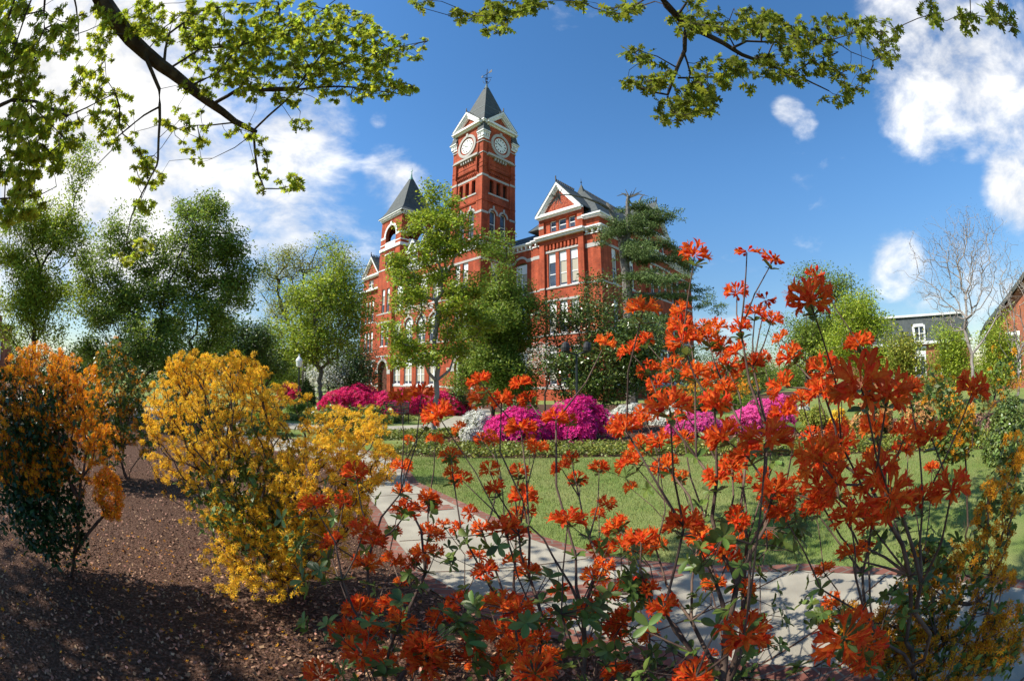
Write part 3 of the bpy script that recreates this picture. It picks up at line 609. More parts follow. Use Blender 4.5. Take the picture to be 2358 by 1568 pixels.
# ---------------- clock tower (t 12.7-18.3, y -4..1.6)
T0, T1_, Y0, Y1 = 12.7, 18.3, -4.0, 1.6; tm, ym = 15.5, -1.2
faces = [('f', Y0, T0, T1_, -1), ('s', T0, Y0, Y1, -1), ('f', Y1, T0, T1_, 1), ('s', T1_, Y0, Y1, 1)]
CT = MB(); CS = MB(); CW = MB()
def holes_ct(mid): return [(mid+o-.34, mid+o+.34, 23.85, 25.62) for o in (-1.14, 0, 1.14)]+[(mid+o-.52, mid+o+.52, 18.35, 21.75, 21.15) for o in (-.85, .85)]
for kind, c, a0, a1, s in faces:
    mid = (a0+a1)/2
    def sb(mb, u0, u1, z0, z1, pr, back=.05):
        if s < 0: slab(mb, kind, c, u0, u1, z0, z1, pr, back)
        else: slab(mb, kind, c, u0, u1, z0, z1, back, pr)
    # central panel is recessed .14 between corner piers
    d = -s*.14
    wall(CT, kind, c+d, a0+.95, a1-.95, 17.3, 27.2, holes_ct(mid), rev=-s*.4)
    wall(CT, kind, c, a0, a0+.95, 17.3, 33.5); wall(CT, kind, c, a1-.95, a1, 17.3, 33.5)
    wall(CT, kind, c-s*-.0, a0+.95, a1-.95, 27.2, 28.75); wall(CT, kind, c+s*.12, a0+.75, a1-.75, 28.75, 33.4)
    for u in (a0+.95, a1-.95):
        if kind == 'f': CT.poly([(-u,c,17.3),(-u,c+d,17.3),(-u,c+d,27.2),(-u,c,27.2)])
        else: CT.poly([(-c,u,17.3),(-(c+d),u,17.3),(-(c+d),u,27.2),(-c,u,27.2)])
    if kind == 'f': CT.poly([(-a0-.95,c,27.2),(-a1+.95,c,27.2),(-a1+.95,c+d,27.2),(-a0-.95,c+d,27.2)])
    else: CT.poly([(-c,a0+.95,27.2),(-c,a1-.95,27.2),(-(c+d),a1-.95,27.2),(-(c+d),a0+.95,27.2)])
    for u0 in (a0+.78, a1-.98): sb(CT, u0, u0+.2, 26.6, 28.5, .26)      # little brick brackets
    for z in (22.6, 27.0, 27.6): sb(CT, a0, a1, z, z+.12, .05)
    for k in range(12): sb(CT, a0+1.1+k*.29, a0+1.26+k*.29, 26.35, 26.6, .06)
    # stone
    sb(CS, a0, a0+.949, 25.78, 26.06, .05); sb(CS, a1-.949, a1, 25.78, 26.06, .05); sb(CS, a0+.95, a1-.95, 25.78, 26.06, -.10, .2)
    sb(CS, a0+1.1, a1-1.1, 23.62, 23.82, -.06, .2)
    sb(CS, a0, a0+1.0, 21.0, 21.28, .05); sb(CS, a1-1.0, a1, 21.0, 21.28, .05); sb(CS, a0, a1, 18.05, 18.22, .06)
    for o in (-.85, .85):
        rr = MB(); ring(CS, kind, c+(d if s < 0 else d), mid+o, 21.15, .56, .80, .08 if s < 0 else -.08); sb(CS, mid+o-.12, mid+o+.12, 21.8, 22.25, .02)
    sb(CS, a0+.62, a1-.62, 28.72, 28.98, .42); sb(CS, a0+.72, a1-.72, 28.982, 29.14, .28); sb(CS, a0-.05, a0+.6, 28.98, 29.1, .08); sb(CS, a1-.6, a1+.05, 28.98, 29.1, .08)
    for k in range(5): sb(CS, mid-1.0+k*.44, mid-.84+k*.44, 28.3, 28.71, .3)
    sb(CS, a0, a0+1.2, 30.62, 30.74, .13); sb(CS, a1-1.2, a1, 30.62, 30.74, .13)
    # clock
    cp = c+s*.12; q = 1 if s < 0 else -1
    ring(CS, kind, cp, mid, 30.85, 1.28, 1.66, .12*q, 0, 2*math.pi, 32); sb(CS, mid-.17, mid+.17, 32.2, 32.75, .28)
    ck = MB()
    def P(a, dd, z): return (-a, cp+dd*q, z) if kind == 'f' else (-(cp+dd*q), a, z)
    ck.poly([P(mid+1.06*math.cos(u), -.05, 30.85+1.06*math.sin(u)) for u in np.linspace(0, 2*math.pi, 33)[:-1]])
    ck = ck.build('clock_face', M['dial'], HALL)
    for k in range(12):
        nm_ = MB()
        u = math.pi/2-k*math.pi/6; wn = .035+.03*(k % 3 == 0)+.018*(k % 2); cu_, su = math.cos(u), math.sin(u)
        if (kind == 'f'): cu_ = -cu_
        for off in ((-.04,.04) if k % 3 else (-.07,0,.07)):
            nm_.poly([P(mid+r_*cu_+w2*-su, -.062, 30.85+r_*su+w2*cu_) for r_, w2 in ((.66,off-.02),(.94,off-.03),(.94,off+.03),(.66,off+.02))])
        nm_.build('numeral', M['iron'], ck)
    hd = MB()
    for ang, L_, w2 in ((R(153),.82,.045),(R(165-12),.5,.07)):
        if L_ < .6: ang = R(162)
        cu_, su = math.cos(ang), math.sin(ang)
        if kind == 'f': cu_ = cu_*1; 
        sg = 1 if kind == 'f' else -1
        cu_ = -cu_ if kind == 'f' else cu_
        hd.poly([P(mid+r_*cu_-w3*su, -.075-.004*L_, 30.85+r_*su+w3*cu_) for r_, w3 in ((-.15,-w2),(L_,-.02),(L_,.02),(-.15,w2))])
    hd.build('clock_hands', M['iron'], ck)
    # pediment
    PZ, PA = 33.35, 36.1; e0, e1 = a0+.45, a1-.45
    sb(CW, e0-.25, e1+.25, PZ, PZ+.2, .62); sb(CW, e0-.1, e1+.1, PZ+.202, PZ+.42, .5); sb(CW, e0, e1, PZ-.22, PZ-.002, .32)
    def Q(a, dd, z): return (-a, c+dd*q, z) if kind == 'f' else (-(c+dd*q), a, z)
    for sg in (-1, 1):
        e = e0-.25 if sg < 0 else e1+.25; L = math.hypot(mid-e, PA-PZ); nx, nz_ = (PA-PZ)/L, abs(mid-e)/L
        for w0, w1, dd in ((0,.24,.62),(.24,.42,.5),(.42,.62,.36)):
            pts = [(e-sg*w0/nx, PZ+.4), (mid, PA-w0/nz_), (mid, PA-w1/nz_), (e-sg*w1/nx, PZ+.4)]
            CW.prism([Q(u, -dd, z) for u, z in pts], np.subtract(Q(0, .0, 0), Q(0, -dd, 0)))
        rf = MB(); rf.prism([Q(e, -.62, PZ+.41), Q(mid, -.62, PA+.01), Q(mid, -.62, PA+.1), Q(e+sg*.06, -.62, PZ+.5)], np.subtract(Q(0, 2.2, 0), Q(0, -.62, 0))); rf.build('pediment_roof', M['slate'], HALL)
    pn = MB(); pn.poly([Q(e0+.2, -.05, PZ+.4), Q(e1-.2, -.05, PZ+.4), Q(mid, -.05, PA-.4)]); pn.build('pediment_panel', M['terracotta'], HALL)
    cz_ = MB(); p = Q(mid, -.55, PA+.1); p2_ = Q(mid, 1.5, PA+.1); cz_.box(*sorted((p[0]-.03, p2_[0]+.03)), *sorted((p[1]-.03, p2_[1]+.03)), PA+.08, PA+.12)
    for k in range(8): p = Q(mid, -.5+k*.28, PA+.1); cz_.box(p[0]-.04, p[0]+.04, p[1]-.04, p[1]+.04, p[2], p[2]+.2)
    p = Q(mid, -.6, PA+.1); cz_.box(p[0]-.05, p[0]+.05, p[1]-.05, p[1]+.05, p[2], p[2]+.5); cz_.build('pediment_cresting', M['iron'], HALL)
for ta, ya in ((T0, Y0), (T1_, Y0), (T0, Y1), (T1_, Y1)):      # corner bartizan cornices and little roofs
    sx = 1 if ta == T0 else -1; sy = -1 if ya == Y0 else 1; X = -ta
    def cb(mb, o, i_, z0, z1): x0, x1 = sorted((X+sx*o, X-sx*i_)); y0, y1 = sorted((ya+sy*o, ya-sy*i_)); mb.box(x0, x1, y0, y1, z0, z1)
    cb(CW, .30, .84, 31.75, 31.95); cb(CW, .42, .84, 31.952, 32.12); cb(CW, .14, .84, 31.05, 31.3)
    for k in range(4):
        o = .72-k*.3
        x0, x1 = sorted((X-sx*(o-.08), X-sx*(o+.08))); y0, y1 = sorted((ya+sy*.24, ya-sy*.1)); CW.box(x0, x1, y0, y1, 31.302, 31.748)
        y0, y1 = sorted((ya-sy*(o-.08), ya-sy*(o+.08))); x0, x1 = sorted((X+sx*.24, X-sx*.1)); CW.box(x0, x1, y0, y1, 31.302, 31.748)
    def rr(o, i_): x0, x1 = sorted((X+sx*o, X-sx*i_)); y0, y1 = sorted((ya+sy*o, ya-sy*i_)); return (x0, x1, y0, y1)
    rf = MB(); rf.frusta([(rr(.44,.86),32.12),(rr(.24,.86),32.6),(rr(.06,.86),33.45)]); rf.build('corner_roof', M['slate'], HALL)
    cb(CW, .22, .84, 33.5, 33.7); cb(CW, .32, .84, 33.702, 33.86)
ctw = CT.build('clock_tower', M['brick'], HALL); CS.build('tower_stonework', M['stone'], ctw); CW.build('tower_cornice', M['white'], ctw)
sp_ = MB(); sp_.frusta([((-tm-2.85,-tm+2.85,ym-2.85,ym+2.85),33.75),((-tm-2.55,-tm+2.55,ym-2.55,ym+2.55),34.5),((-tm-.28,-tm+.28,ym-.28,ym+.28),42.0)]); sp_.build('spire', M['slate'], ctw)
cap = MB(); cap.lathe([(.42,0),(.34,.18),(.2,.5),(.08,1.0)], (-tm,ym,41.9), 8)
for z_, wd in ((35.6, 2.24), (37.3, 1.73)): pc_ = MB(); pc_.frusta([((-tm-wd,-tm+wd,ym-wd,ym+wd),z_),((-tm-wd+.03,-tm+wd-.03,ym-wd+.03,ym+wd-.03),z_+.1)]); pc_.build('pale_slate_course', M['slate_pale'], ctw)
cap.build('spire_cap', M['slate_pale'], ctw)
wv = MB(); wv.tube([(-tm,ym,42.5),(-tm,ym,45.9)], .05, 6); wv.tube([(-tm-.9,ym,44.9),(-tm+.9,ym,45.0)], .05, 5)
wv.tube([(-tm-.5,ym-.5,44.2),(-tm+.5,ym+.5,44.2)], .035, 5); wv.tube([(-tm-.5,ym+.5,44.2),(-tm+.5,ym-.5,44.2)], .035, 5)
wv.prism([(-tm+.4,ym-.02,44.8),(-tm+1.0,ym-.02,44.75),(-tm+1.0,ym-.02,45.25),(-tm+.4,ym-.02,45.1)], (0,.04,0)); wv.prism([(-tm-.9,ym-.02,44.7),(-tm-1.25,ym-.02,44.92),(-tm-.9,ym-.02,45.15)], (0,.04,0))
for z_ in (43.3, 43.9): wv.lathe([(.02,-.16),(.2,0),(.02,.16)], (-tm,ym,z_), 8)
for k in range(4):
    a = k*math.pi/2+.4
    wv.tube([(-tm,ym,42.9),(-tm+.45*math.cos(a),ym+.45*math.sin(a),43.25),(-tm+.6*math.cos(a),ym+.6*math.sin(a),43.7)], .035, 5)
wv.build('weather_vane', M['iron'], ctw)
dk = MB(); dk.box(-T1_+.5, -T0-.5, Y0+.5, Y1-.5, 22.6, 27.5); dk.box(-T1_+.6,-T0-.6,Y0+.6,Y1-.6,17.5,22.3); dk.build('tower_interior', M['dark'], ctw)
for o in (-.85, .85): window(tm+o, Y0+.34, 18.35, 1.02, 3.3, .0, False, False); window(T0+.34, ym+o, 18.35, 1.02, 3.3, 0, False, True)

# ---------------- bell tower with open arches (t 29.6-35.3)
b0, b1, c0, c1 = 29.6, 35.3, -4.0, 1.7; bm_, cm_ = 32.45, -1.15
BT = MB(); BS = MB()
for kind, c, a0, a1, s in (('f', c0, b0, b1, -1), ('s', b0, c0, c1, -1), ('f', c1, b0, b1, 1), ('s', b1, c0, c1, 1)):
    mid = (a0+a1)/2; wins = [(mid+o-.33, mid+o+.33, 18.4, 20.2) for o in (-.8,0,.8)]
    def sb(mb, u0, u1, z0, z1, pr, back=.05):
        if s < 0: slab(mb, kind, c, u0, u1, z0, z1, pr, back)
        else: slab(mb, kind, c, u0, u1, z0, z1, back, pr)
    wall(BT, kind, c, a0, a1, 17.35, 26.0, [(mid-1.42, mid+1.42, 21.9, 24.75, 23.3)]+(wins if s < 0 else []), rev=-s*.5)
    q = 1 if s < 0 else -1
    ring(BS, kind, c, mid, 23.3, 1.45, 1.85, .08*q, n=12); sb(BS, mid-.2, mid+.2, 24.75, 25.4, .14)
    sb(BS, a0, mid-1.43, 22.95, 23.3, .05); sb(BS, mid+1.43, a1, 22.95, 23.3, .05); sb(BS, a0, mid-1.3, 21.95, 22.1, .05); sb(BS, mid+1.3, a1, 21.95, 22.1, .05)
    sb(BS, a0-.05, a1+.05, 21.05, 21.5, .14); sb(BS, a0, a1, 18.05, 18.2, .06); sb(BS, mid-1.3, mid+1.3, 20.25, 20.45, .06)
    sb(BS, mid-1.42, mid+1.42, 21.5, 22.25, .02, .2)
    for k in range(11): sb(BT, mid-1.4+k*.27, mid-1.27+k*.27, 20.5, 20.9, .08)
    sb(BS, a0-.45, a1+.45, 26.32, 26.5, .5); sb(BS, a0-.1, a1+.1, 25.85, 26.0, .12)
    for k in range(16): sb(BS, a0+.02+k*.37, a0+.16+k*.37, 26.0, 26.318, .38)
for o in (-.8, 0, .8): window(bm_+o, c0+.2, 18.4, .66, 1.8); window(b0+.2, cm_+o, 18.4, .66, 1.8, 0, False, True)
btw = BT.build('bell_tower', M['brick'], HALL); BS.build('bell_tower_stonework', M['white'], btw)
def sq(h): return (-bm_-h, -bm_+h, cm_-h, cm_+h)
sp_ = MB(); sp_.frusta([(sq(3.4),26.51),(sq(2.95),26.95),(sq(2.5),27.7),(sq(.26),33.3)]); sp_.build('bell_tower_roof', M['slate'], btw)
cp_ = MB(); cp_.lathe([(.42,0),(.36,.15),(.16,.6),(.06,1.3),(.05,1.6),(.02,2.2)], (-bm_,cm_,33.15), 8); cp_.box(-bm_-.3,-bm_+.3,cm_-.03,cm_+.03,34.75,34.83); cp_.build('copper_finial', M['verd'], btw)
fl = MB(); fl.box(-b1+.3,-b0-.3,c0+.3,c1-.3,20.6,21.4); fl.build('belfry_floor', M['dark'], btw); fl = MB(); fl.box(-b1+.3,-b0-.3,c0+.3,c1-.3,25.6,25.9); fl.build('belfry_ceiling', M['dark'], btw)
TW.build('tower_base', M['brick'], HALL); ST.build('stonework', M['stone'], HALL); TW2.build('tower_base', M['brick'], HALL)

# ================================================================ ground
sheet('ground', [(-700,-300),(700,-300),(700,1200),(-700,1200)], 0, M['grass'])
outer = [(-12.2,16.3),(-8.3,12.0),(-5.6,11.2),(-3.3,10.2),(-2.19,8.95),(-1.54,7.16),(-.56,5.8),(.1,4.8),(.86,3.9),(1.6,3.42),(2.45,2.98),(3.05,2.32),(3.54,1.35),(3.8,.2),(3.9,-1.5),(3.7,-4)]
inner = [(-14.0,14.6),(-9.9,10.6),(-7.2,9.6),(-4.6,8.7),(-3.5,7.9),(-2.55,6.6),(-1.75,5.22),(-1.29,4.19),(-.9,3.48),(-.4,2.95),(.5,2.3),(1.19,1.76),(1.63,1.4),(1.95,.5),(2.05,-1.5),(1.9,-4)]
def offs(line, d):
    o = []
    for i, p in enumerate(line):
        a = np.array(line[max(i-1,0)]); b = np.array(line[min(i+1,len(line)-1)]); t = (b-a)/np.linalg.norm(b-a); o.append((p[0]-t[1]*d, p[1]+t[0]*d))
    return o
ribbon('mulch_bed', inner, [(-60,38),(-60,22),(-60,14),(-50,8),(-45,5),(-40,2),(-38,-2),(-35,-6),(-32,-9),(-28,-12),(-22,-15),(-16,-17),(-10,-18),(-5,-19),(0,-20),(3,-20)], .004, M['mulch'])
ribbon('walkway', outer, inner, .010, M['concrete'])
ribbon('brick_edging_outer', outer, offs(outer, -.15), .014, M['paver'])
ribbon('brick_edging_inner', offs(inner, .15), inner, .014, M['paver'])
for i, nm in ((6, 'a'), (9, 'b')):
    a, b = np.array(outer[i]), np.array(inner[i]); t = (b-a)/np.linalg.norm(b-a); n_ = np.array([t[1], -t[0]])*.11
    a2, b2 = a+t*.24, b-t*.24; sheet('brick_cross_strip', [tuple(a2-n_), tuple(b2-n_), tuple(b2+n_), tuple(a2+n_)], .016, M['paver'])
jb = MB()
for i in range(2, 14):
    for u in ((0, .5) if i in (2,3,4,5,11,12) else (0,)):
        a = np.array(outer[i])*(1-u)+np.array(outer[i+1])*u; b = np.array(inner[i])*(1-u)+np.array(inner[i+1])*u; t_ = (b-a)/np.linalg.norm(b-a); nn = np.array([t_[1], -t_[0]])*.007
        a, b = a+t_*.18, b-t_*.18; jb.poly([(*(a-nn), .0125), (*(b-nn), .0125), (*(b+nn), .0125), (*(a+nn), .0125)])
jo = jb.build('walkway_joints', M['mulch']); jo['kind'] = 'structure'
w2 = [(-34,17.5),(-18,14.9),(-11,14.3),(-7.3,14.7),(-4.2,15.7),(-2.5,17.5),(-2,22),(-2.6,30)]
ribbon('upper_walkway', offs(w2, .9), offs(w2, -1.1), .018, M['concrete'])
w3 = [(-30,8),(-17,11.2),(-12,13.6)]; ribbon('side_walkway', offs(w3, 1.4), offs(w3, -1.4), .021, M['concrete'])
ivf = [(-2.85,9.9),(-1.4,9.75),(.2,9.83),(1.7,9.8),(3.06,9.56),(4.4,8.9),(5.56,8.02),(7.2,6.8),(8.56,5.18),(9.2,3.47),(9.4,1.5),(9.3,-.5)]
ivb = offs(ivf, 2.0); back = offs(ivf, 7.5)
ribbon('flower_bed', back, ivb, .006, M['mulch']); ribbon('ivy_soil', ivb, ivf, .008, M['mulch'])
ribbon('foundation_bed', [(-26,60),(-22,52),(-6,40),(8,36),(20,38),(34,50)], [(-20,42),(-14,33),(-5,28),(4,26),(20,27),(44,40)], .005, M['mulch'])

def strip_pts(A, B, n, rg=rng, dens=None):
    A = np.array(A); B = np.array(B); L = np.linalg.norm((A[1:]+B[1:])/2-(A[:-1]+B[:-1])/2, axis=1)*np.linalg.norm(A[1:]-B[1:], axis=1)
    k = rg.choice(len(L), n, p=L/L.sum()); u, v = rg.random(n), rg.random(n)
    P0 = A[k]*(1-u)[:, None]+A[k+1]*u[:, None]; P1 = B[k]*(1-u)[:, None]+B[k+1]*u[:, None]; return P0*(1-v)[:, None]+P1*v[:, None]
def flat3(p, z): return np.concatenate([p, np.asarray(z).reshape(-1, 1)*np.ones((len(p), 1))], axis=1)
# ivy ground cover
p = strip_pts(ivb, ivf, 30000); u = unit(len(p)); u[:, 2] = np.abs(u[:, 2])+.5
ov = [(-6.2,13.2),(-3.8,12.3),(-1.5,13.6),(.6,14.6),(3,14.4)]; ow = offs(ov, 1.6)
p2 = strip_pts(ow, ov, 12000); u2 = unit(len(p2)); u2[:, 2] = np.abs(u2[:, 2])+.5
o3 = [(-17,16.6),(-11,16.3),(-7.5,16.7),(-5,17.5),(-4.2,20)]; p3 = strip_pts(offs(o3, 1.4), o3, 12000); u3 = unit(len(p3)); u3[:, 2] = np.abs(u3[:, 2])+.5
o = link('ivy_ground_cover', mesh_np('ivy', *join([stamp(*LEAF, flat3(p, rng.uniform(.02,.16,len(p))), u, rng.uniform(.055,.10,len(p))), stamp(*LEAF, flat3(p2, rng.uniform(.02,.18,len(p2))), u2, rng.uniform(.07,.12,len(p2))), stamp(*LEAF, flat3(p3, rng.uniform(.02,.2,len(p3))), u3, rng.uniform(.08,.13,len(p3)))]), M['ivy']))
tag(o, 'strips of yellow green ivy ground cover edging the flower beds', 'ground cover', kind='stuff')
# lawn blades
A = outer[3:13]; Bq = [(ivf[min(i, len(ivf)-1)]) for i in (0,1,2,4,5,6,7,8,8,9)]
p = strip_pts(Bq, offs(A, .02), 90000)
ctr = flat3(p, .0); ud = unit(len(p))*.5; ud[:, 2] = 1
BL = ([(-.09,0,0),(.09,0,0),(.02,.1,1)], [(0,1,2)])
o = link('lawn_grass', mesh_np('grass', *stamp(*BL, ctr, ud, rng.uniform(.018,.05,len(p))), M['blade'])); tag(o, 'short clipped green lawn between the walk and the ivy', 'grass', kind='stuff')
# bark chips
n = 60000; th = rng.uniform(R(-178), R(75), n); rr_ = .5+9*rng.random(n)**1.25
p = np.stack([np.sin(th)*rr_, np.cos(th)*rr_], 1)
def inside(p, line):      # right of the inner edge = on the walk side
    ok = np.ones(len(p), bool); L = np.array(line); best = np.full(len(p), 1e9); sgn = np.zeros(len(p))
    for i in range(len(L)-1):
        a, b = L[i], L[i+1]; ab = b-a; t = np.clip(((p-a)@ab)/(ab@ab), 0, 1); q = a+t[:, None]*ab; d = np.linalg.norm(p-q, axis=1); s = np.cross(ab, p-a); m_ = d < best; best[m_] = d[m_]; sgn[m_] = s[m_]
    return (sgn < 0) & (best > .03)
inn = np.array([(a, b) for a, b in inner]); p = p[inside(p, inn)]
u = unit(len(p)); u[:, 2] = np.abs(u[:, 2])+.6
CH = ([(-.5,-.28,0),(.5,-.22,.05),(.42,.25,0),(-.4,.3,.06)], [(0,1,2,3)])
pc = strip_pts(back, ivb, 14000); uc = unit(len(pc)); uc[:, 2] = np.abs(uc[:, 2])+.6
o = link('bark_chips', mesh_np('chips', *join([stamp(*CH, flat3(p, rng.uniform(.006,.03,len(p))), u, rng.uniform(.012,.036,len(p))), stamp(*CH, flat3(pc, rng.uniform(.01,.03,len(pc))), uc, rng.uniform(.04,.08,len(pc)))]), M['chip'])); tag(o, 'loose brown pine bark chips covering the planting beds', 'mulch', kind='stuff')
n = 420; q = np.concatenate([np.array([-2.9,1.7])+rng.normal(size=(260,2))*[1.0,.9], np.array([-1.5,2.0])+rng.normal(size=(160,2))*[1.1,.8]]); q = q[inside(q, inn)]
u = unit(len(q)); u[:, 2] = np.abs(u[:, 2])+.8
o = link('fallen_petals', mesh_np('petals', *stamp(*STAR, flat3(q, .03), u, rng.uniform(.012,.022,len(q))), M['ora'])); tag(o, 'orange petals fallen on the dark mulch below the azaleas', 'petals', kind='stuff')

# ================================================================ trees
K = 1/1045.
def ee(x, y, rx, ry, D, w_=None, dd=1.0):
    c = at(x, y, D); a, b = rx*K*D, ry*K*D
    e = (c[0], c[1], c[2], a, a*dd, b); return e+((w_,) if w_ else ())
def gb(x, D): c = at(x, 887, D); return (c[0], c[1], 0)

tree('young_maple', 'young pale-barked tree with bright green leaves standing before the brick hall', 'tree', gb(1004, 14.4),
     [ee(1000,560,75,100,14.4), ee(1060,500,50,60,14.4), ee(985,470,40,55,14.4), ee(940,640,60,70,14.4), ee(1075,610,70,90,14.6), ee(900,690,50,50,14.2), ee(1000,700,100,90,14.4), ee(930,790,60,50,14.3), ee(1090,730,60,90,14.8), ee(1010,455,30,40,14.4,.15), ee(1085,770,50,60,14.9), ee(950,815,75,45,14.4), ee(1020,800,70,50,14.6)],
     560, .10, 56, .27, .115, M['bark_pale'], M['lime'], trunk_top=4.3, tip=.006, seed=11, lean=(-.05,0), shell=.1, sub=8)
tree('small_holly_tree', 'darker green leafy tree between the pale young tree and the gabled wing', 'tree', gb(1135, 22),
     [ee(1150,640,35,60,22), ee(1150,720,75,80,22), ee(1130,800,80,80,22), ee(1175,780,50,70,22), ee(1140,590,20,25,22,.15), ee(1130,870,85,45,21.5)],
     520, .13, 100, .5, .12, M['bark'], M['green'], trunk_top=1.5, tip=.007, seed=12)
tree('young_oak', 'rounded light green tree with a bare straight trunk beside the walk', 'tree', gb(738, 28.3),
     [ee(752,640,62,80,28.3), ee(745,580,25,30,28.3,.1), ee(745,720,92,70,28.3), ee(800,700,50,90,28.5), ee(690,720,40,80,28), ee(745,790,85,40,28.3)],
     460, .16, 62, .80, .19, M['bark_grey'], M['lime'], trunk_top=2.4, tip=.012, seed=13)
tree('magnolia', 'glossy dark green magnolia growing against the corner of the brick hall', 'tree', gb(1370, 22),
     [ee(1390,700,60,70,22), ee(1440,760,60,90,22), ee(1330,760,65,80,22), ee(1290,730,45,30,22), ee(1400,840,100,70,22), ee(1310,860,65,50,21.5), ee(1470,850,50,60,21.8), ee(1370,640,25,35,22,.2)],
     460, .14, 70, .60, .14, M['bark'], M['gloss'], trunk_top=1.5, tip=.008, seed=14)
tree('dogwood', 'pale blossoming dogwood in front of the hall wall left of the magnolia', 'tree', gb(1255, 26), [ee(1255,830,30,55,26)], 90, .11, 22, .5, .06, M['bark'], M['whi'], trunk_top=1.2, tip=.008, seed=15)
tree('white_dogwood', 'small white flowering dogwood behind the light green rounded tree', 'tree', gb(757, 40), [ee(757,858,40,32,40), ee(735,890,30,20,40)], 90, .18, 22, .7, .09, M['bark'], M['whi'], trunk_top=1.0, tip=.01, seed=16)
# cedar: tiered drooping branches
rg = np.random.default_rng(5); cb_ = np.array(gb(1452, 30)); D = 30
t = thing('deodar_cedar', 'old cedar with a bare forked top and drooping layered branches at the hall corner', 'tree', tuple(cb_))
def cp3(x, y, dd=0): return at(x, y, D+dd)-cb_
tk = MB(); tk.tube([cp3(1456,900)*[1,1,0]-[0,0,.1], cp3(1450,760), cp3(1443,640), cp3(1432,560), cp3(1438,545)], [.42,.38,.34,.27,.22], 9)
tk.tube([cp3(1440,580), cp3(1447,520), cp3(1445,465), cp3(1447,452)], [.24,.2,.15,.12], 7); tk.tube([cp3(1432,560), cp3(1418,515), cp3(1405,480), cp3(1398,468)], [.24,.2,.16,.1], 7)
tk.tube([cp3(1447,462), cp3(1458,474), cp3(1472,468), cp3(1476,455), cp3(1484,448)], [.13,.11,.08,.06,.02], 5)
for x, y in ((1430,445),(1440,436),(1455,440),(1465,432),(1492,452),(1478,440),(1420,452)): tk.tube([cp3(1450,455), cp3((x+1450)/2,447), cp3(x,y)], [.07,.05,.015], 4)
tk.tube([cp3(1400,480), cp3(1380,468,-1), cp3(1345,455,-2), cp3(1305,448,-2.6), cp3(1268,452,-3)], [.12,.09,.06,.045,.02], 5)
for k in range(26):
    x, y = rg.uniform(1258,1300), rg.uniform(432,478); tk.tube([cp3(1290,450,-2.8), cp3((x+1285)/2, (y+450)/2+3,-2.8), cp3(x,y,-3)], [.035,.025,.01], 4)
NV = []; BR = [(1443,520,1540,500,1,3),(1443,520,1390,545,-1,2),(1443,540,1500,530,1,4),(1440,570,1560,570,1,6),(1440,600,1590,605,1,8),(1445,590,1480,575,-4,3),
      (1446,640,1610,660,1,8),(1446,640,1530,640,-5,3),(1448,680,1640,700,1,8),(1450,730,1600,755,2,7),(1450,740,1530,760,-5,3),(1452,790,1590,810,0,6),(1452,840,1560,860,-2,3),(1448,480,1510,505,2,2)]
for (x0,y0,x1,y1,dd,dr) in BR:
    m_ = 10; pts = [cp3(x0+(x1-x0)*u, y0+(y1-y0)*u-14*math.sin(u*2.6)+dr*u*u, dd*u) for u in np.linspace(0, 1, m_)]
    tk.tube(pts, list(np.linspace(.13, .02, m_)), 5)
    for j in range(1, m_):
        for q in range(6):
            side = rg.normal(size=3)*[.40,.6,.03]*(1.2 if j < m_-1 else .7); c = pts[j]+side*1.0
            c[2] -= abs(rg.normal())*.07*(1+(j/m_)**3*5); NV.append(c)
tk.build('trunk', M['bark_grey'], t)
NV = np.array(NV); Lm = leaves_at(NV, 62, .46, .19, LEAFN, rg, up=-.1, hang=.12, flat=.16); link('crown', mesh_np('crown', *Lm, M['cedar']), t)

# left group
tree('tall_laurel_oak', 'large dark green spreading tree with several stems behind the yellow azalea', 'tree', gb(395, 22),
     [ee(470,500,85,55,22), ee(540,560,60,45,22), ee(470,590,90,60,22), ee(560,600,50,40,22), ee(380,600,90,70,22), ee(300,520,70,70,22), ee(250,600,80,80,22), ee(330,690,110,80,22), ee(500,690,90,60,22), ee(560,690,40,30,22), ee(210,700,70,80,22), ee(430,760,110,60,22)],
     1000, .14, 62, .5, .26, M['bark'], M['green'], trunk_top=1.2, tip=.006, seed=21, rmax=.13, shell=.1)
tree('tall_maple', 'tall thin yellow-green tree with sparse airy top at the far left', 'tree', gb(75, 20),
     [ee(70,620,70,110,20), ee(110,560,60,90,20), ee(170,430,40,110,20,.35), ee(150,500,60,90,20), ee(40,720,60,60,20), ee(110,700,80,80,20), ee(190,620,50,90,20,.4), ee(195,360,30,60,20,.35), ee(20,600,50,90,20), ee(60,520,50,60,20)],
     760, .12, 50, .5, .22, M['bark'], M['lime'], trunk_top=3, tip=.007, seed=22, shell=.05)
tree('bare_branched_oak', 'big wide oak just leafing out with thin bare twigs behind the light green tree', 'tree', gb(700, 44),
     [ee(660,640,60,70,44), ee(720,600,60,55,44), ee(800,610,40,35,44), ee(630,720,40,60,44), ee(690,720,70,60,44), ee(760,570,40,30,44), ee(640,590,35,35,44)],
     620, .16, 28, .9, .5, M['bark'], M['olive'], trunk_top=4, tip=.016, seed=23, rmax=.5, shell=.1)
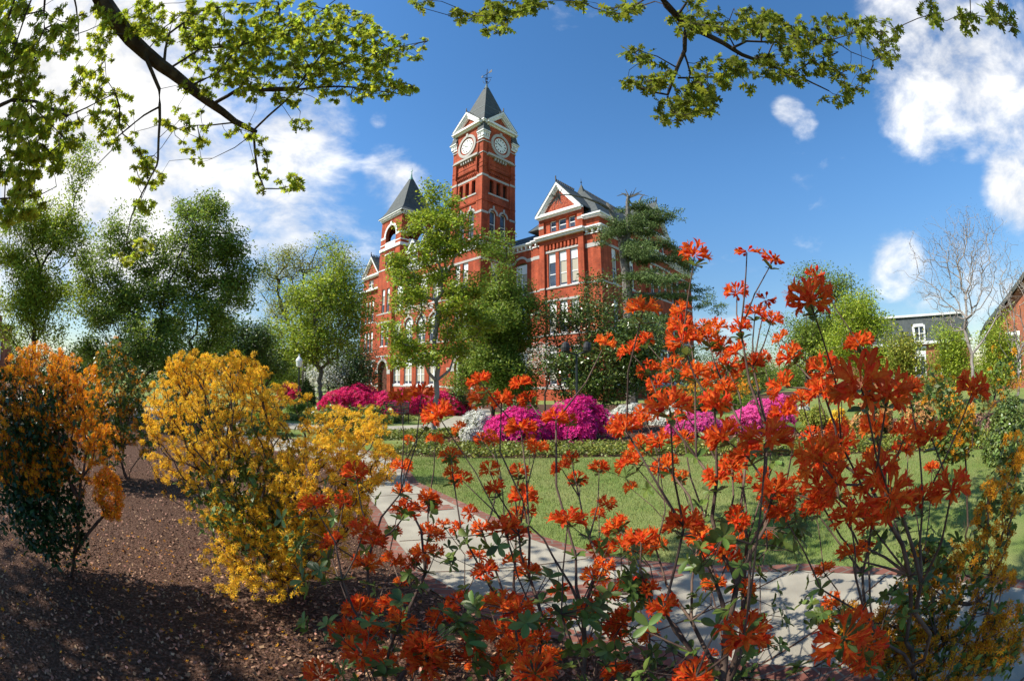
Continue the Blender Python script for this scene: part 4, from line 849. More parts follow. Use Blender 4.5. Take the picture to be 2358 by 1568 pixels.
for i, (x, y, rx, ry, D, m_, lb) in enumerate([(545,800,75,62,30,'dgreen','rounded very dark evergreen right of the spreading multi-stemmed tree'), (610,810,45,50,36,'green','dull green bush tree between dark evergreen and bare-twigged oak'),
      (300,790,110,60,20,'green','low grey-green tree below the spreading dark tree'), (805,850,55,55,42,'dgreen','dark evergreen in the shade left of the hall end wall'), (650,850,60,35,48,'green','distant green tree low behind the lamp post')]):
    tree('evergreen_tree', lb, 'tree', gb(x, D), [ee(x,y,rx,ry,D), ee(x-rx*.4,y+ry*.5,rx*.7,ry*.6,D), ee(x+rx*.5,y+ry*.4,rx*.6,ry*.6,D)], 260, .17 if D > 25 else .12, 60, .038*D*.6, .15, M['bark'], M[m_], trunk_top=1.0, tip=.01, seed=30+i, shell=.4)
for i, (x, y, rx, ry, D, lb) in enumerate([(60,840,80,35,60,'distant wooded edge at far left beside the brown brick building'),(170,850,60,30,50,'distant dark tree mass between the left trunks'),(430,850,80,40,55,'distant tree behind the rounded dark evergreen'),(1720,860,50,26,80,'far tree on the horizon right of the cedar'),(1810,868,50,22,90,'far low tree on the horizon under the dull green elm')]):
    tree('distant_tree', lb, 'tree', gb(x, D), [ee(x,y,rx,ry,D), ee(x-rx*.8,y+ry*.4,rx*.7,ry*.7,D), ee(x+rx*.8,y+ry*.4,rx*.7,ry*.7,D)], 200, .28, 60, 1.5, .25, M['bark'], M['dgreen' if i < 3 else 'green'], trunk_top=1.5, tip=.02, seed=90+i, shell=.3)
# right group
tree('leafy_elm', 'dull green tree with dark trunk behind the bright green tree on the right', 'tree', gb(1860, 44), [ee(1900,660,55,55,44), ee(1860,740,70,60,44), ee(1930,720,50,60,44), ee(1830,800,50,40,44), ee(1900,800,70,50,44)], 420, .2, 75, 1.2, .4, M['bark'], M['green'], trunk_top=3, tip=.02, seed=41)
tree('young_elm', 'bright lime green oval tree left of the mansard-roofed house', 'tree', gb(1990, 34), [ee(1975,720,45,65,34), ee(2000,770,60,60,34), ee(1950,800,45,50,34), ee(2020,820,50,40,34)], 330, .17, 85, .85, .2, M['bark_grey'], M['lime'], trunk_top=2, tip=.012, seed=42)
tree('bare_birch', 'pale-barked slender tree almost without leaves at the right', 'tree', gb(2240, 14),
     [ee(2225,520,80,60,14), ee(2230,560,100,90,14), ee(2200,620,120,90,14), ee(2290,620,80,110,14), ee(2230,700,100,50,14), ee(2130,600,40,60,14)], 950, .028, 5, .22, .08, M['bark_pale'], M['bud'], trunk_top=1.9, tip=.0034, seed=43, shell=.05, rmax=.07, sub=4, spread=2.2)
tree('bare_birch', 'leafless twiggy tree at the right edge before the gabled brick house', 'tree', gb(2345, 17), [ee(2345,680,40,70,17), ee(2350,780,40,60,17)], 240, .05, 5, .3, .08, M['bark_pale'], M['bud'], trunk_top=1.6, tip=.006, seed=44)
for i, (x, y, rx, ry, D) in enumerate([(2290,800,60,60,20),(2185,800,45,55,22)]):
    tree('airy_tree', ['airy light green young tree in front of the gabled brick house','slender light green tree between the mansard-roofed house and the pale-barked tree'][i], 'tree', gb(x, D), [ee(x,y,rx,ry,D), ee(x+15,y+50,rx,ry*.7,D)], 300, .10, 44, .45, .07, M['bark'], M['lime'], trunk_top=1.2, tip=.006, seed=150+i, shell=.1)
for i, (x, y, rx, ry, D) in enumerate([(1740,850,60,35,50),(1640,860,50,30,44),(2090,850,35,60,24)]):
    tree('hedge_tree', ['low grey-green tree far behind the orange azalea stems', 'low green tree at the foot of the cedar', 'slim green tree in front of the mansard-roofed house'][i], 'tree', gb(x, D), [ee(x,y,rx,ry,D)], 160, .15, 40, .028*D, .1, M['bark'], M[['green','dgreen','olive'][i]], trunk_top=.8, tip=.01, seed=50+i, shell=.3)

# ================================================================ other buildings
def house_block(t, mb_w, mb_t, mb_g): pass
hb = at(2040, 887, 58); az = math.atan2(hb[0], hb[1])
B1 = thing('mansard_house', 'brick building with dark mansard roof and white dormer window far right', 'building', (hb[0], hb[1], 0), -az+.22)
b = MB(); b.box(-4,13.5,0,10,0,4.6); b.build('wall', M['brick_far'], B1)
b = MB(); b.frusta([((-4.2,13.7,-.2,10.2),4.95),((-3.2,12.7,.8,9.2),8.0)]); b.build('mansard_roof', M['slate'], B1)
b = MB(); b.box(-4.4,13.9,-.5,10.4,4.6,4.95); b.box(-3.5,13,.5,9.5,8.0,8.25); b.build('cornice', M['white'], B1)
for x in (1.2, 5.2, 9.2):
    f = MB(); f.box(x-.95,x+.95,-.12,-.005,4.05,4.4); f.box(x-.85,x-.65,-.08,-.005,.9,4.05); f.box(x+.65,x+.85,-.08,-.005,.9,4.05); f.box(x-.65,x+.65,-.08,-.005,3.2,4.05); f.box(x-.07,x+.07,-.09,-.005,.9,3.2); f.box(x-.65,x+.65,-.085,-.005,1.9,2.0); f.box(x-.95,x+.95,-.15,-.005,.75,.9)
    w_ = f.build('window', M['white'], B1); g = MB(); g.poly([(x-.65,-.03,.9),(x+.65,-.03,.9),(x+.65,-.03,3.2),(x-.65,-.03,3.2)]); g.build('pane', M['glass'], w_)
for x in (5.2,):
    f = MB(); f.box(x-.9,x-.68,-.25,1.2,5.1,6.9); f.box(x+.68,x+.9,-.25,1.2,5.1,6.9); f.box(x-.68,x+.68,-.25,1.5,6.7,7.05); f.lathe([(.01,0),(.01,.01)], (x,0,6.9), 4); f.box(x-.07,x+.07,-.2,-.1,5.1,6.7); f.box(x-.68,x+.68,-.19,-.1,5.85,5.95); f.box(x-.9,x+.9,-.3,.8,4.96,5.1)
    d_ = f.build('dormer', M['white'], B1); g = MB(); g.poly([(x-.68,-.08,5.1),(x+.68,-.08,5.1),(x+.68,-.08,6.7),(x-.68,-.08,6.7)]); g.build('pane', M['glass'], d_)
hb = at(2352, 887, 32); az = math.atan2(hb[0], hb[1])
B2 = thing('gabled_brick_house', 'red brick building with a grey gabled roof at the far right edge', 'building', (hb[0], hb[1], 0), -az+.15)
b = MB(); b.box(-2.3,12,0,9,0,4.0); b.prism([(-2.3,0,4.0),(10,0,4.0),(3.85,0,8.4)], (0,9,0)); b.build('wall', M['brick_far'], B2)
b = MB()
for e, s in ((-2.9,1),(10.6,-1)): b.prism([(e,-.6,3.75),(3.85,-.6,8.45),(3.85,-.6,8.75),(e,-.6,4.02)], (0,10.2,0))
b.build('roof', M['slate'], B2)
for x in (-.6, 2.2, 5.0):
    f = MB(); f.box(x-.6,x+.6,-.1,-.005,3.1,3.35); f.box(x-.55,x-.4,-.07,-.005,1,3.1); f.box(x+.4,x+.55,-.07,-.005,1,3.1); f.box(x-.4,x+.4,-.07,-.005,1.95,2.05); f.box(x-.6,x+.6,-.1,-.005,.9,1.0)
    w_ = f.build('window', M['white'], B2); g = MB(); g.poly([(x-.4,-.02,1),(x+.4,-.02,1),(x+.4,-.02,3.1),(x-.4,-.02,3.1)]); g.build('pane', M['glass'], w_)
hb = at(-5, 887, 48); az = math.atan2(hb[0], hb[1])
B3 = thing('distant_brick_building', 'flat-roofed brown brick building at the far left edge', 'building', (hb[0], hb[1], 0), -az)
b = MB(); b.box(-9,1.6,0,9,0,4.6); b.box(-9,.2,1,9,4.6,5.6); b.build('wall', M['brick_far'], B3); b = MB(); b.box(-9.2,1.8,-.2,9.2,4.6,4.8); b.build('roof', M['slate'], B3)
for x in (-.3,-2.3):
    g = MB(); g.box(x-.55,x+.55,-.04,-.005,1.6,3.4); w_ = g.build('window', M['white'], B3); g = MB(); g.poly([(x-.45,-.05,1.7),(x+.45,-.05,1.7),(x+.45,-.05,3.3),(x-.45,-.05,3.3)]); g.build('pane', M['glass'], w_)
hb = at(640, 887, 75); B4 = thing('distant_hall', 'low grey building glimpsed through the trees beyond the lamp post', 'building', (hb[0], hb[1], 0), .4)
b = MB(); b.box(-9,5,0,10,0,6.3); b.build('wall', M['concrete'], B4); b = MB(); b.box(-9.3,5.3,-.3,10.3,6.3,6.7); b.build('roof', M['slate'], B4)
g = MB(); g.box(-2,-.5,-.05,-.005,3.5,5.2); w_ = g.build('window', M['glass'], B4)

# ---------------- lamp posts, bench
def lamp_post(c, h, label, two=False):
    t = thing('lamp_post', label, 'street lamp', c)
    b = MB(); b.lathe([(.16,0),(.16,.12),(.10,.3),(.07,.6),(.05,.9),(.045,h-.62),(.075,h-.58),(.06,h-.55)], n=12); b.build('post', M['metal_dark'], t)
    if two:
        for s in (-1, 1):
            a = MB(); a.tube([(0,0,h-.6),(s*.25,0,h-.5),(s*.42,0,h-.5)], .03, 6); a.build('arm', M['metal_dark'], t)
            a = MB(); a.lathe([(.06,0),(.15,.06),(.17,.2),(.14,.34),(.05,.42)], (s*.42,0,h-.5), 12); a.build('lamp_head', M['iron'], t)
    else:
        a = MB(); a.lathe([(.10,0),(.15,.06),(.19,.32),(.20,.36)], (0,0,h-.56), 12); g_ = a.build('globe', M['lamp_glass'], t)
        a = MB(); a.lathe([(.21,0),(.17,.10),(.06,.22),(.03,.30),(.05,.34),(.01,.4)], (0,0,h-.2), 12); a.build('lamp_cap', M['lamp_glass'], t)
lamp_post(gb(688, 26), 2.95, 'slim dark lamp post with white globe left of the light green rounded tree')
lamp_post(gb(1328, 17.5), 3.35, 'dark post with two black lamp heads in front of the magnolia', True)
bp = at(905, 887, 18.6); t = thing('garden_bench', 'black iron slatted bench beside the walk behind the yellow azalea', 'bench', (bp[0], bp[1], 0), R(-15))
for s in (-.6, .6):
    b = MB(); b.tube([(s,-.22,0),(s,-.2,.42),(s,.2,.45),(s,.3,.88)], .022, 6); b.tube([(s,.25,0),(s,.2,.45)], .022, 6); b.tube([(s,-.2,.42),(s,-.22,.62),(s,.23,.64)], .02, 6); b.build('bench_frame', M['iron'], t)
b = MB()
for k in range(5): b.box(-.62,.62,-.2+k*.085,-.14+k*.085,.452,.47)
b.build('seat', M['iron'], t); b = MB()
for k in range(5): b.box(-.62,.62,.222+k*.018,.242+k*.018,.52+k*.075,.57+k*.075)
b.build('backrest', M['iron'], t)

# ================================================================ shrubs
def sh(x, yb, D, wpx, htop, fm, label, cat='azalea', name='azalea_shrub', nf=2600, fs=.06, nl=3000, ls=.06, lm='azleaf', seed=0, dz=.8, group=None, **k):
    """yb unused marker of its foot, D distance, wpx half width in picture px, htop picture row of its top"""
    c = gb(x, D); top = at(x, htop, D)[2]; rx = wpx*K*D
    return shrub(name, label, cat, c, (rx, rx*dz, top), int(nf*.65), fs*1.4, M[fm] if fm else None, nl, ls, M[lm], group, seed+100, **k)
G = 'magenta azaleas in front of the hall'
sh(820, 950, 25, 95, 880, 'mag', 'magenta azalea at the left of the bank before the brick hall', nf=7000, fs=.085, seed=1, group=G)
sh(930, 950, 24.5, 90, 882, 'mag', 'middle magenta azalea of the bank below the hall windows', nf=6000, fs=.085, seed=2, group=G)
sh(1025, 950, 24, 60, 892, 'mag', 'magenta azalea directly behind the pale trunk', nf=3000, fs=.085, seed=3, group=G)
sh(668, 920, 33, 42, 876, 'mag', 'crimson azalea beside the lamp post on the left', nf=2600, fs=.1, seed=4)
sh(1330, 1020, 13.2, 98, 902, 'pur', 'large rounded purple-pink azalea in the bed behind the ivy', nf=9000, fs=.055, seed=5, nl=1500)
sh(1200, 1020, 12.6, 92, 930, 'pur', 'broader lower purple azalea left of the large round one', nf=7000, fs=.055, seed=6, nl=1500)
sh(1160, 1025, 12.1, 24, 985, 'pur', 'small spreading purple azalea at the bed edge', nf=1400, fs=.05, seed=7, nl=500)
sh(1100, 1000, 13.0, 46, 935, 'whi', 'white azalea between the pale trunk and the purple azaleas', nf=4200, fs=.05, seed=8, nl=900)
sh(1450, 970, 18, 60, 925, 'whi', 'white azalea behind the right side of the round purple azalea', nf=3600, fs=.06, seed=9)
sh(1545, 970, 18, 55, 928, 'whi', 'farther right white azalea partly behind orange blossoms', nf=2600, fs=.06, seed=10)
sh(1600, 985, 13.6, 75, 940, 'pnk', 'pink azalea low behind the orange azalea stems', nf=4200, fs=.055, seed=11)
sh(1765, 985, 14.5, 100, 897, 'pnk', 'bright pink azalea in the bed at the right', nf=9000, fs=.058, seed=12, nl=1200)
sh(1850, 960, 17, 22, 925, 'whi', 'little white azalea just right of the bright pink one', nf=1200, fs=.06, seed=13)
sh(1870, 980, 14.5, 60, 930, None, 'low lime green clipped shrub right of the pink azalea', 'shrub', 'green_shrub', nf=0, nl=9000, ls=.07, lm='olive', seed=14)
sh(1935, 975, 13.5, 30, 935, 'yel', 'small pale yellow azalea in the bed on the right', nf=1100, fs=.06, nl=1500, seed=15)
sh(2010, 980, 13, 60, 890, 'peach', 'peach and green azalea beneath the mansard-roofed house', nf=1800, fs=.055, nl=5500, ls=.07, seed=16)
sh(2110, 980, 12, 60, 885, 'peach', 'taller peach azalea left of the slender pale trunk', nf=1200, fs=.055, nl=6000, ls=.07, seed=17)
sh(2200, 980, 12.5, 60, 885, 'ora', 'green shrub dotted with orange flowers behind the pale trunk', nf=700, fs=.055, nl=6000, ls=.07, seed=18)
sh(2325, 1010, 8.6, 75, 898, None, 'dense glossy dark green camellia at the right edge', 'shrub', 'camellia_shrub', nf=0, nl=12000, ls=.07, lm='gloss', seed=19, stem_r=.03)
sh(710, 925, 29.5, 24, 862, None, 'cone-shaped dark evergreen bush right of the lamp post', 'shrub', 'evergreen_shrub', nf=0, nl=6000, ls=.10, lm='dgreen', seed=20)
sh(800, 935, 33, 60, 905, None, 'low dark hedge bush in front of the shaded evergreen', 'shrub', 'evergreen_shrub', nf=0, nl=5000, ls=.12, lm='dgreen', seed=21)
sh(1050, 940, 24, 40, 880, None, 'dark bush right of the pale trunk below the hall wall', 'shrub', 'evergreen_shrub', nf=0, nl=6000, ls=.10, lm='dgreen', seed=22)
sh(1200, 940, 20, 50, 895, None, 'dark green bush behind the purple azaleas', 'shrub', 'evergreen_shrub', nf=0, nl=6000, ls=.10, lm='dgreen', seed=23)
sh(1560, 940, 24, 70, 870, None, 'dark green bush beneath the cedar', 'shrub', 'evergreen_shrub', nf=0, nl=6000, ls=.12, lm='dgreen', seed=24)
sh(1680, 920, 26, 60, 880, None, 'green bush between the cedar and the pink azalea', 'shrub', 'evergreen_shrub', nf=0, nl=6000, ls=.12, lm='green', seed=25)
sh(690, 950, 22, 42, 915, None, 'grey-green low bush at the foot of the lamp post', 'shrub', 'green_shrub', nf=0, nl=4000, ls=.08, lm='green', seed=26)
sh(610, 930, 14, 60, 900, None, 'low green bush behind the right of the yellow azalea', 'shrub', 'green_shrub', nf=0, nl=4000, ls=.06, lm='green', seed=27)
sh(440, 900, 13, 90, 860, None, 'dark bush below the large spreading tree', 'shrub', 'evergreen_shrub', nf=0, nl=7000, ls=.08, lm='dgreen', seed=28)
sh(210, 900, 12, 70, 850, None, 'dark bush between the two left azaleas in the distance', 'shrub', 'evergreen_shrub', nf=0, nl=6000, ls=.07, lm='dgreen', seed=29)
sh(120, 880, 19, 60, 850, None, 'green bush under the tall thin tree', 'shrub', 'green_shrub', nf=0, nl=5000, ls=.08, lm='green', seed=30)

# ---------------- the yellow and orange azaleas at the left (open branching shrubs)
def open_azalea(label, base, ells, ntruss, tr, fm, nleafc, lm, seed, dens=9, leafsize=.05, leafells=None, stem=.016, spider=True, tips=None):
    rg = np.random.default_rng(seed); t = thing('azalea_shrub', label, 'azalea', tuple(base)); base = np.array(base, float)
    E = [tuple(np.array(e[:3])-base)+tuple(e[3:]) for e in ells]
    C = fill(E, ntruss, rg, .3); C = C[C[:, 2] > .12]
    if tips is not None: C = np.concatenate([C, np.asarray(tips)-base])
    st = []
    for k in range(9):
        a = k*2*math.pi/9+rg.normal()*.3; st.append((np.array([math.cos(a)*.07, math.sin(a)*.07, -.03]), -1 if k == 0 else 0, .0))
    P, par = grow([((0,0,-.04), -1, 0)]+[((.12*math.cos(a), .12*math.sin(a), .18), 0, .1) for a in np.linspace(0, 5.6, 8)], C, rg, pathw=.5)
    link('stems', mesh_np('stems', *limbs(P, par, .0016, stem, n=5, rg=rg, expo=2.3), M['stem']), t)
    T = STARN if spider else STAR; d = unit(len(C)*dens, rg); d[:, 2] = d[:, 2]*.8+.35; d /= np.linalg.norm(d, axis=1)[:, None]
    pos = np.repeat(C, dens, axis=0)+d*tr*.55
    sz = np.repeat(rg.uniform(.75, 1.2, len(C)), dens)*tr*.62
    link('blossoms', mesh_np('blossoms', *stamp(T[0], T[1], pos, d+rg.normal(size=d.shape)*.2, sz, rg=rg), M[fm]), t)
    Lc = fill([tuple(np.array(e[:3])-base)+tuple(e[3:]) for e in (leafells or ells)], nleafc, rg, .0); Lc = Lc[Lc[:, 2] > .06]
    link('foliage', mesh_np('foliage', *leaves_at(Lc, 11, .07, leafsize, LEAF, rg, up=.2), M[lm]), t)
    return t
D = 3.4
open_azalea('big rounded azalea covered with golden yellow flowers left of the walk', gb(650, 3.2)[:2]+(0,),
    [ee(500,950,180,130,3.5), ee(420,1000,110,130,3.6), ee(600,1000,120,110,3.4), ee(500,870,120,60,3.5), ee(560,1120,150,130,3.3), ee(440,1120,80,110,3.5), ee(620,1240,150,120,3.1,.16), ee(740,1130,130,130,3.0,.17), ee(830,1060,90,80,3.2,.07), ee(800,980,110,40,3.6,.04), ee(600,1300,170,70,2.9,.06), ee(700,1250,110,80,2.9,.05), ee(560,860,60,50,3.4,.02), ee(430,850,60,40,3.5,.02), ee(660,930,60,60,3.5)],
    2500, .036, 'yel', 260, 'azleaf', 61, dens=8, leafells=[ee(620,1200,170,130,3.1), ee(560,1080,150,150,3.4)])
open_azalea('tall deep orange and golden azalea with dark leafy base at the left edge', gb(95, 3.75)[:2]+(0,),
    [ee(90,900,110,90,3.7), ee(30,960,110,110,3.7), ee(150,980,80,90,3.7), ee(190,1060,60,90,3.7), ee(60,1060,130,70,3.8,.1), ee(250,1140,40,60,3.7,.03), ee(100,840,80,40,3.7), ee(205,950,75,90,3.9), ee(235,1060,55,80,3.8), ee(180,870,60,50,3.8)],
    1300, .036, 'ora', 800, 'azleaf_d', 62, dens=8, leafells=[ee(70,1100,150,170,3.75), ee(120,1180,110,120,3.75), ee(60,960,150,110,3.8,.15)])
open_azalea('small sparse orange azalea behind the two large ones', gb(285, 7.4)[:2]+(0,),
    [ee(280,900,80,60,7.4), ee(270,970,70,60,7.4), ee(200,930,60,60,7.4), ee(260,830,50,50,7.4), ee(240,1030,60,45,7.4), ee(330,1000,40,50,7.2)], 420, .05, 'ora', 420, 'azleaf', 63, dens=5, leafsize=.07)
open_azalea('low golden azalea beyond the yellow one by the upper walk', gb(770, 7.6)[:2]+(0,),
    [ee(760,955,70,25,7.6), ee(860,955,60,25,7.6), ee(820,990,70,25,7.6)], 150, .05, 'yel', 160, 'azleaf', 64, dens=6, leafsize=.06)
# golden and yellow azaleas at the right edge
open_azalea('spidery amber azalea hanging into the lower right corner', (2.35, .85, 0),
    [ee(2300,1180,70,90,2.6,1), ee(2250,1330,110,90,2.4,1), ee(2120,1400,110,80,2.2,1.2), ee(2300,1480,90,90,2.1,1.2), ee(2020,1480,120,60,2.0,1.3), ee(2330,1050,40,60,2.9,.4), ee(2150,1290,90,50,2.4,.8), ee(2160,1520,150,50,1.9,1.2), ee(1930,1420,60,30,2.1,.3)],
    760, .036, 'amb', 150, 'azleaf', 65, dens=8, leafsize=.05, stem=.012)
open_azalea('amber azalea growing up behind the red-orange one at the right', (4.1, 2.1, 0),
    [ee(2250,940,60,50,4.4), ee(2160,900,50,50,4.4), ee(2310,860,50,60,4.3), ee(2200,1000,60,60,4.4,.06)],
    150, .042, 'amb', 130, 'azleaf', 66, dens=7, leafsize=.055, stem=.012)
open_azalea('dense orange azalea behind the tall stems at centre right', (3.0, 8.3, 0),
    [ee(1600,905,70,28,8.8), ee(1700,890,60,25,8.8)], 150, .05, 'ora', 100, 'azleaf', 67, dens=6, leafsize=.06)

# ================================================================ overhead oaks
def oak(label, trunk, limbs_px, regions, seed, leafsize, lm, tipr=.0022, r0=.13, shade=None, leafn=5, dist_scale=1.0, join_at=None):
    """limbs_px: polylines [(x,y,slant distance), ...]; regions: leafy twig ends (x,y,rx,ry,distance,n)"""
    rg = np.random.default_rng(seed); base = np.array(trunk[0], float)
    t = thing('oak_tree', label, 'tree', tuple(base))
    tb = MB(); pts = [np.array(p, float)-base for p in trunk]; first = ats(*limbs_px[0][0][0])-base
    tb.tube(pts+[first], list(np.linspace(.34, limbs_px[0][1], len(pts)+1)), 10)
    nodes = []; nw = []
    for pl, ra, rb in limbs_px:
        q = [ats(*p)-base for p in pl]; q2 = []
        for i in range(len(q)-1):
            for u in (0, .5): q2.append(q[i]*(1-u)+q[i+1]*u+(rg.normal(size=3)*.012*np.linalg.norm(q[i+1]-q[i])))
        q2.append(q[-1]); rr = np.linspace(ra, rb, len(q2)); tb.tube(q2, list(rr), 7)
        nodes += list(q2); 
    C = []
    for (x, y, rx, ry, d, n) in regions:
        for k in range(n):
            a, r = rg.uniform(0, 2*math.pi), math.sqrt(rg.random()); C.append(ats(x+rx*r*math.cos(a), y+ry*r*math.sin(a), d*(1+.10*rg.normal()))-base)
    C = np.array(C); nodes = np.array(nodes)
    order = np.argsort([np.min(np.linalg.norm(nodes-c, axis=1)) for c in C]); P = list(nodes); par = [-1]*len(P); ph = [0]*len(P)
    for i in order:
        A = np.array(P); dd = np.linalg.norm(A-C[i], axis=1); k = int(np.argmin(dd+.3*np.array(ph))); P.append(C[i]); par.append(k); ph.append(ph[k]+dd[k])
    par2 = par; m = len(P); r = np.full(m, tipr**2.3)
    for i in range(m-1, -1, -1):
        if par2[i] >= 0: r[par2[i]] += r[i]
    tw = tb; r = np.minimum(r**(1/2.3), .02)
    for i in range(m):
        if par2[i] >= 0:
            a, c = P[par2[i]], P[i]; L = np.linalg.norm(c-a); mid = (a+c)/2+rg.normal(size=3)*.07*L; tw.tube([a, mid, c], [min(r[par2[i]], r[i]*1.5), r[i]*1.1, r[i]], 4)
    tw.build('trunk', M['bark'], t)
    # leaves hang in tufts from each twig end
    d = unit(len(C)*leafn, rg); d[:, 2] = -abs(d[:, 2])*.6-.1     # growth direction
    pos = np.repeat(C, leafn, axis=0); n = len(pos); d += rg.normal(size=(n, 3))*.25; d /= np.linalg.norm(d, axis=1)[:, None]
    nz_ = unit(n, rg); nz_ -= (nz_*d).sum(1)[:, None]*d; nz_ /= np.linalg.norm(nz_, axis=1)[:, None]; x = np.cross(d, nz_)
    s = leafsize*rg.uniform(.35, 1.2, n)[:, None, None]; tv = np.array(OAK[0], float)*[.82, 1, 1]
    V = np.einsum('mk,nkj->nmj', tv, np.stack([x, d, nz_], 1))*s+pos[:, None, :]
    fl = np.concatenate([np.array(f) for f in OAK[1]]); fs = np.array([len(f) for f in OAK[1]])
    L = (fl[None, :]+np.arange(n)[:, None]*len(tv)).ravel()
    link('leaves', mesh_np('leaves', V.reshape(-1, 3), L, np.tile(fs, n), M[lm]), t)
    if shade is not None:                # unseen leaf clumps added out of view to cast dappled shade
        c = np.array(shade)-base; link('shade_crown', mesh_np('shade_crown', *leaves_at(c, 26, .55, .17, LEAF, rg, up=.2), M[lm]), t)
    return t
s_ = np.array(SUNV); rg = np.random.default_rng(77); S1 = []; S2 = []  # centres of the added shade clumps, set sunward of the spots they darken
for k in range(400):
    g0 = np.array([rg.uniform(-.2, 3.0), rg.uniform(.1, 2.6), rg.uniform(.6, 1.7)]); q = g0+s_*rg.uniform(6, 9)
    if rg.random() < .30 and q[1] < .15: S1.append(q)
for k in range(420):
    g0 = np.array([rg.uniform(-5.5, .5), rg.uniform(.1, 2.6), rg.uniform(0, .4)]); q = g0+s_*rg.uniform(7, 10)
    if rg.random() < .5 and q[1] < .6: S1.append(q)
for k in range(90):
    g0 = np.array([rg.uniform(2.5, 7.5), rg.uniform(1.5, 4.6), 0]); q = g0+s_*rg.uniform(9, 12)
    S1.append(q) if rg.random() < .55 and q[1] < .6 else None
LB = [([(205,-60,4.3),(240,10,4.4),(300,90,4.5),(370,150,4.6),(420,190,4.7),(480,235,4.9),(540,280,5.1),(590,305,5.2)], .088, .026),
 ([(495,238,4.9),(555,202,4.8),(587,208,4.8),(678,206,4.9),(779,199,5),(848,206,5.1),(945,222,5.2)], .022, .005),
 ([(600,208,4.8),(683,202,4.9),(715,160,4.9),(779,82,5),(802,27,5)], .016, .005), ([(587,298,5.2),(651,238,5.1),(715,174,5.1),(860,120,5.2),(985,95,5.4)], .014, .004),
 ([(584,302,5.2),(587,348,5.1),(596,403,5.1),(610,435,5.1),(642,435,5.1),(678,426,5.1)], .016, .004), ([(330,120,4.5),(367,206,4.4),(369,275,4.4),(364,367,4.3),(357,394,4.3),(302,500,4.2),(290,560,4.2)], .020, .004),
 ([(367,247,4.4),(330,266,4.4),(266,320,4.4),(257,348,4.4),(206,399,4.3)], .012, .003), ([(-60,262,3.2),(-9,247,3.3),(27,231,3.3),(82,234,3.4),(156,268,3.5),(197,250,3.5),(266,215,3.6)], .018, .004),
 ([(69,238,3.4),(142,312,3.4)], .007, .003), ([(105,-20,3.4),(101,69,3.4),(60,170,3.4),(10,300,3.4)], .010, .003), ([(82,-20,3.2),(27,137,3.2),(0,220,3.2)], .008, .003), ([(40,-20,3.2),(10,80,3.2),(-10,120,3.2)], .010, .004),
 ([(234,10,4.4),(240,92,4.3),(245,183,4.3)], .008, .003), ([(376,150,4.7),(390,78,4.9),(458,27,5),(527,14,5.1),(640,5,5.2)], .018, .005), ([(390,160,4.7),(458,115,4.8),(550,105,4.9),(687,69,5),(800,-20,5.2)], .014, .005),
 ([(170,-20,4.3),(180,60,4.3),(182,90,4.3)], .010, .003), ([(435,200,4.8),(500,170,4.8),(540,120,4.9),(600,60,5),(620,-20,5.2)], .014, .005), ([(540,285,5.1),(480,290,4.9),(430,290,4.9),(400,300,4.9)], .010, .003),
 ([(590,305,5.2),(540,340,5.1),(490,365,5)], .007, .003), ([(-20,460,3.4),(40,455,3.4),(90,450,3.5),(130,430,3.5)], .007, .003)]
RG = [(640,60,240,60,5.2,200),(720,110,200,70,5.3,190),(560,120,150,60,5.1,120),(800,150,120,55,5.3,95),(860,205,90,25,5.3,34),(640,170,140,40,5.1,60),(950,110,50,30,5.5,12),(930,200,40,20,5.4,8),(690,215,130,25,5.1,34),(420,50,120,50,5,80),(330,60,60,60,4.6,36),
 (500,190,90,30,5,30),(460,330,40,45,5.0,16),(420,270,60,30,4.9,14),(250,240,60,50,4.4,22),(270,300,40,40,4.3,16),(330,370,25,30,4.3,12),(345,410,35,15,4.3,8),(600,380,18,60,5.1,12),(670,420,30,20,5.1,12),(560,300,40,20,5.2,9),(700,285,35,15,5.2,6),
 (205,60,60,60,4.3,26),(210,130,50,40,4.3,16),(80,80,100,80,3.5,60),(40,160,60,70,3.4,40),(50,300,60,60,3.4,50),(110,340,50,50,3.5,30),(40,400,50,50,3.4,36),(30,480,35,40,3.4,16),(85,470,30,35,3.5,9),(200,190,50,30,4.2,14),(130,240,40,30,3.6,14),(170,300,25,30,3.6,10),(330,560,28,18,4.2,6),(330,470,25,20,4.2,6),(300,590,35,15,4.2,5)]
oak('oak overhead at the upper left with a thick dark limb and fresh lobed leaves', [(-4.6,-3.4,0),(-4.5,-3.2,2.5),(-4.5,-2.4,4.3)], LB, RG, 71, .074, 'oak', shade=S1, leafn=14)
for k in range(160):  # more unseen clumps, placed sunward of the foreground to shade it
    g0 = np.array([rg.uniform(0, 4.5), rg.uniform(.0, 3.4), rg.uniform(0, 1.2)]); q = g0+s_*rg.uniform(7, 9.5)
    if q[1] < -.1: S2.append(q)
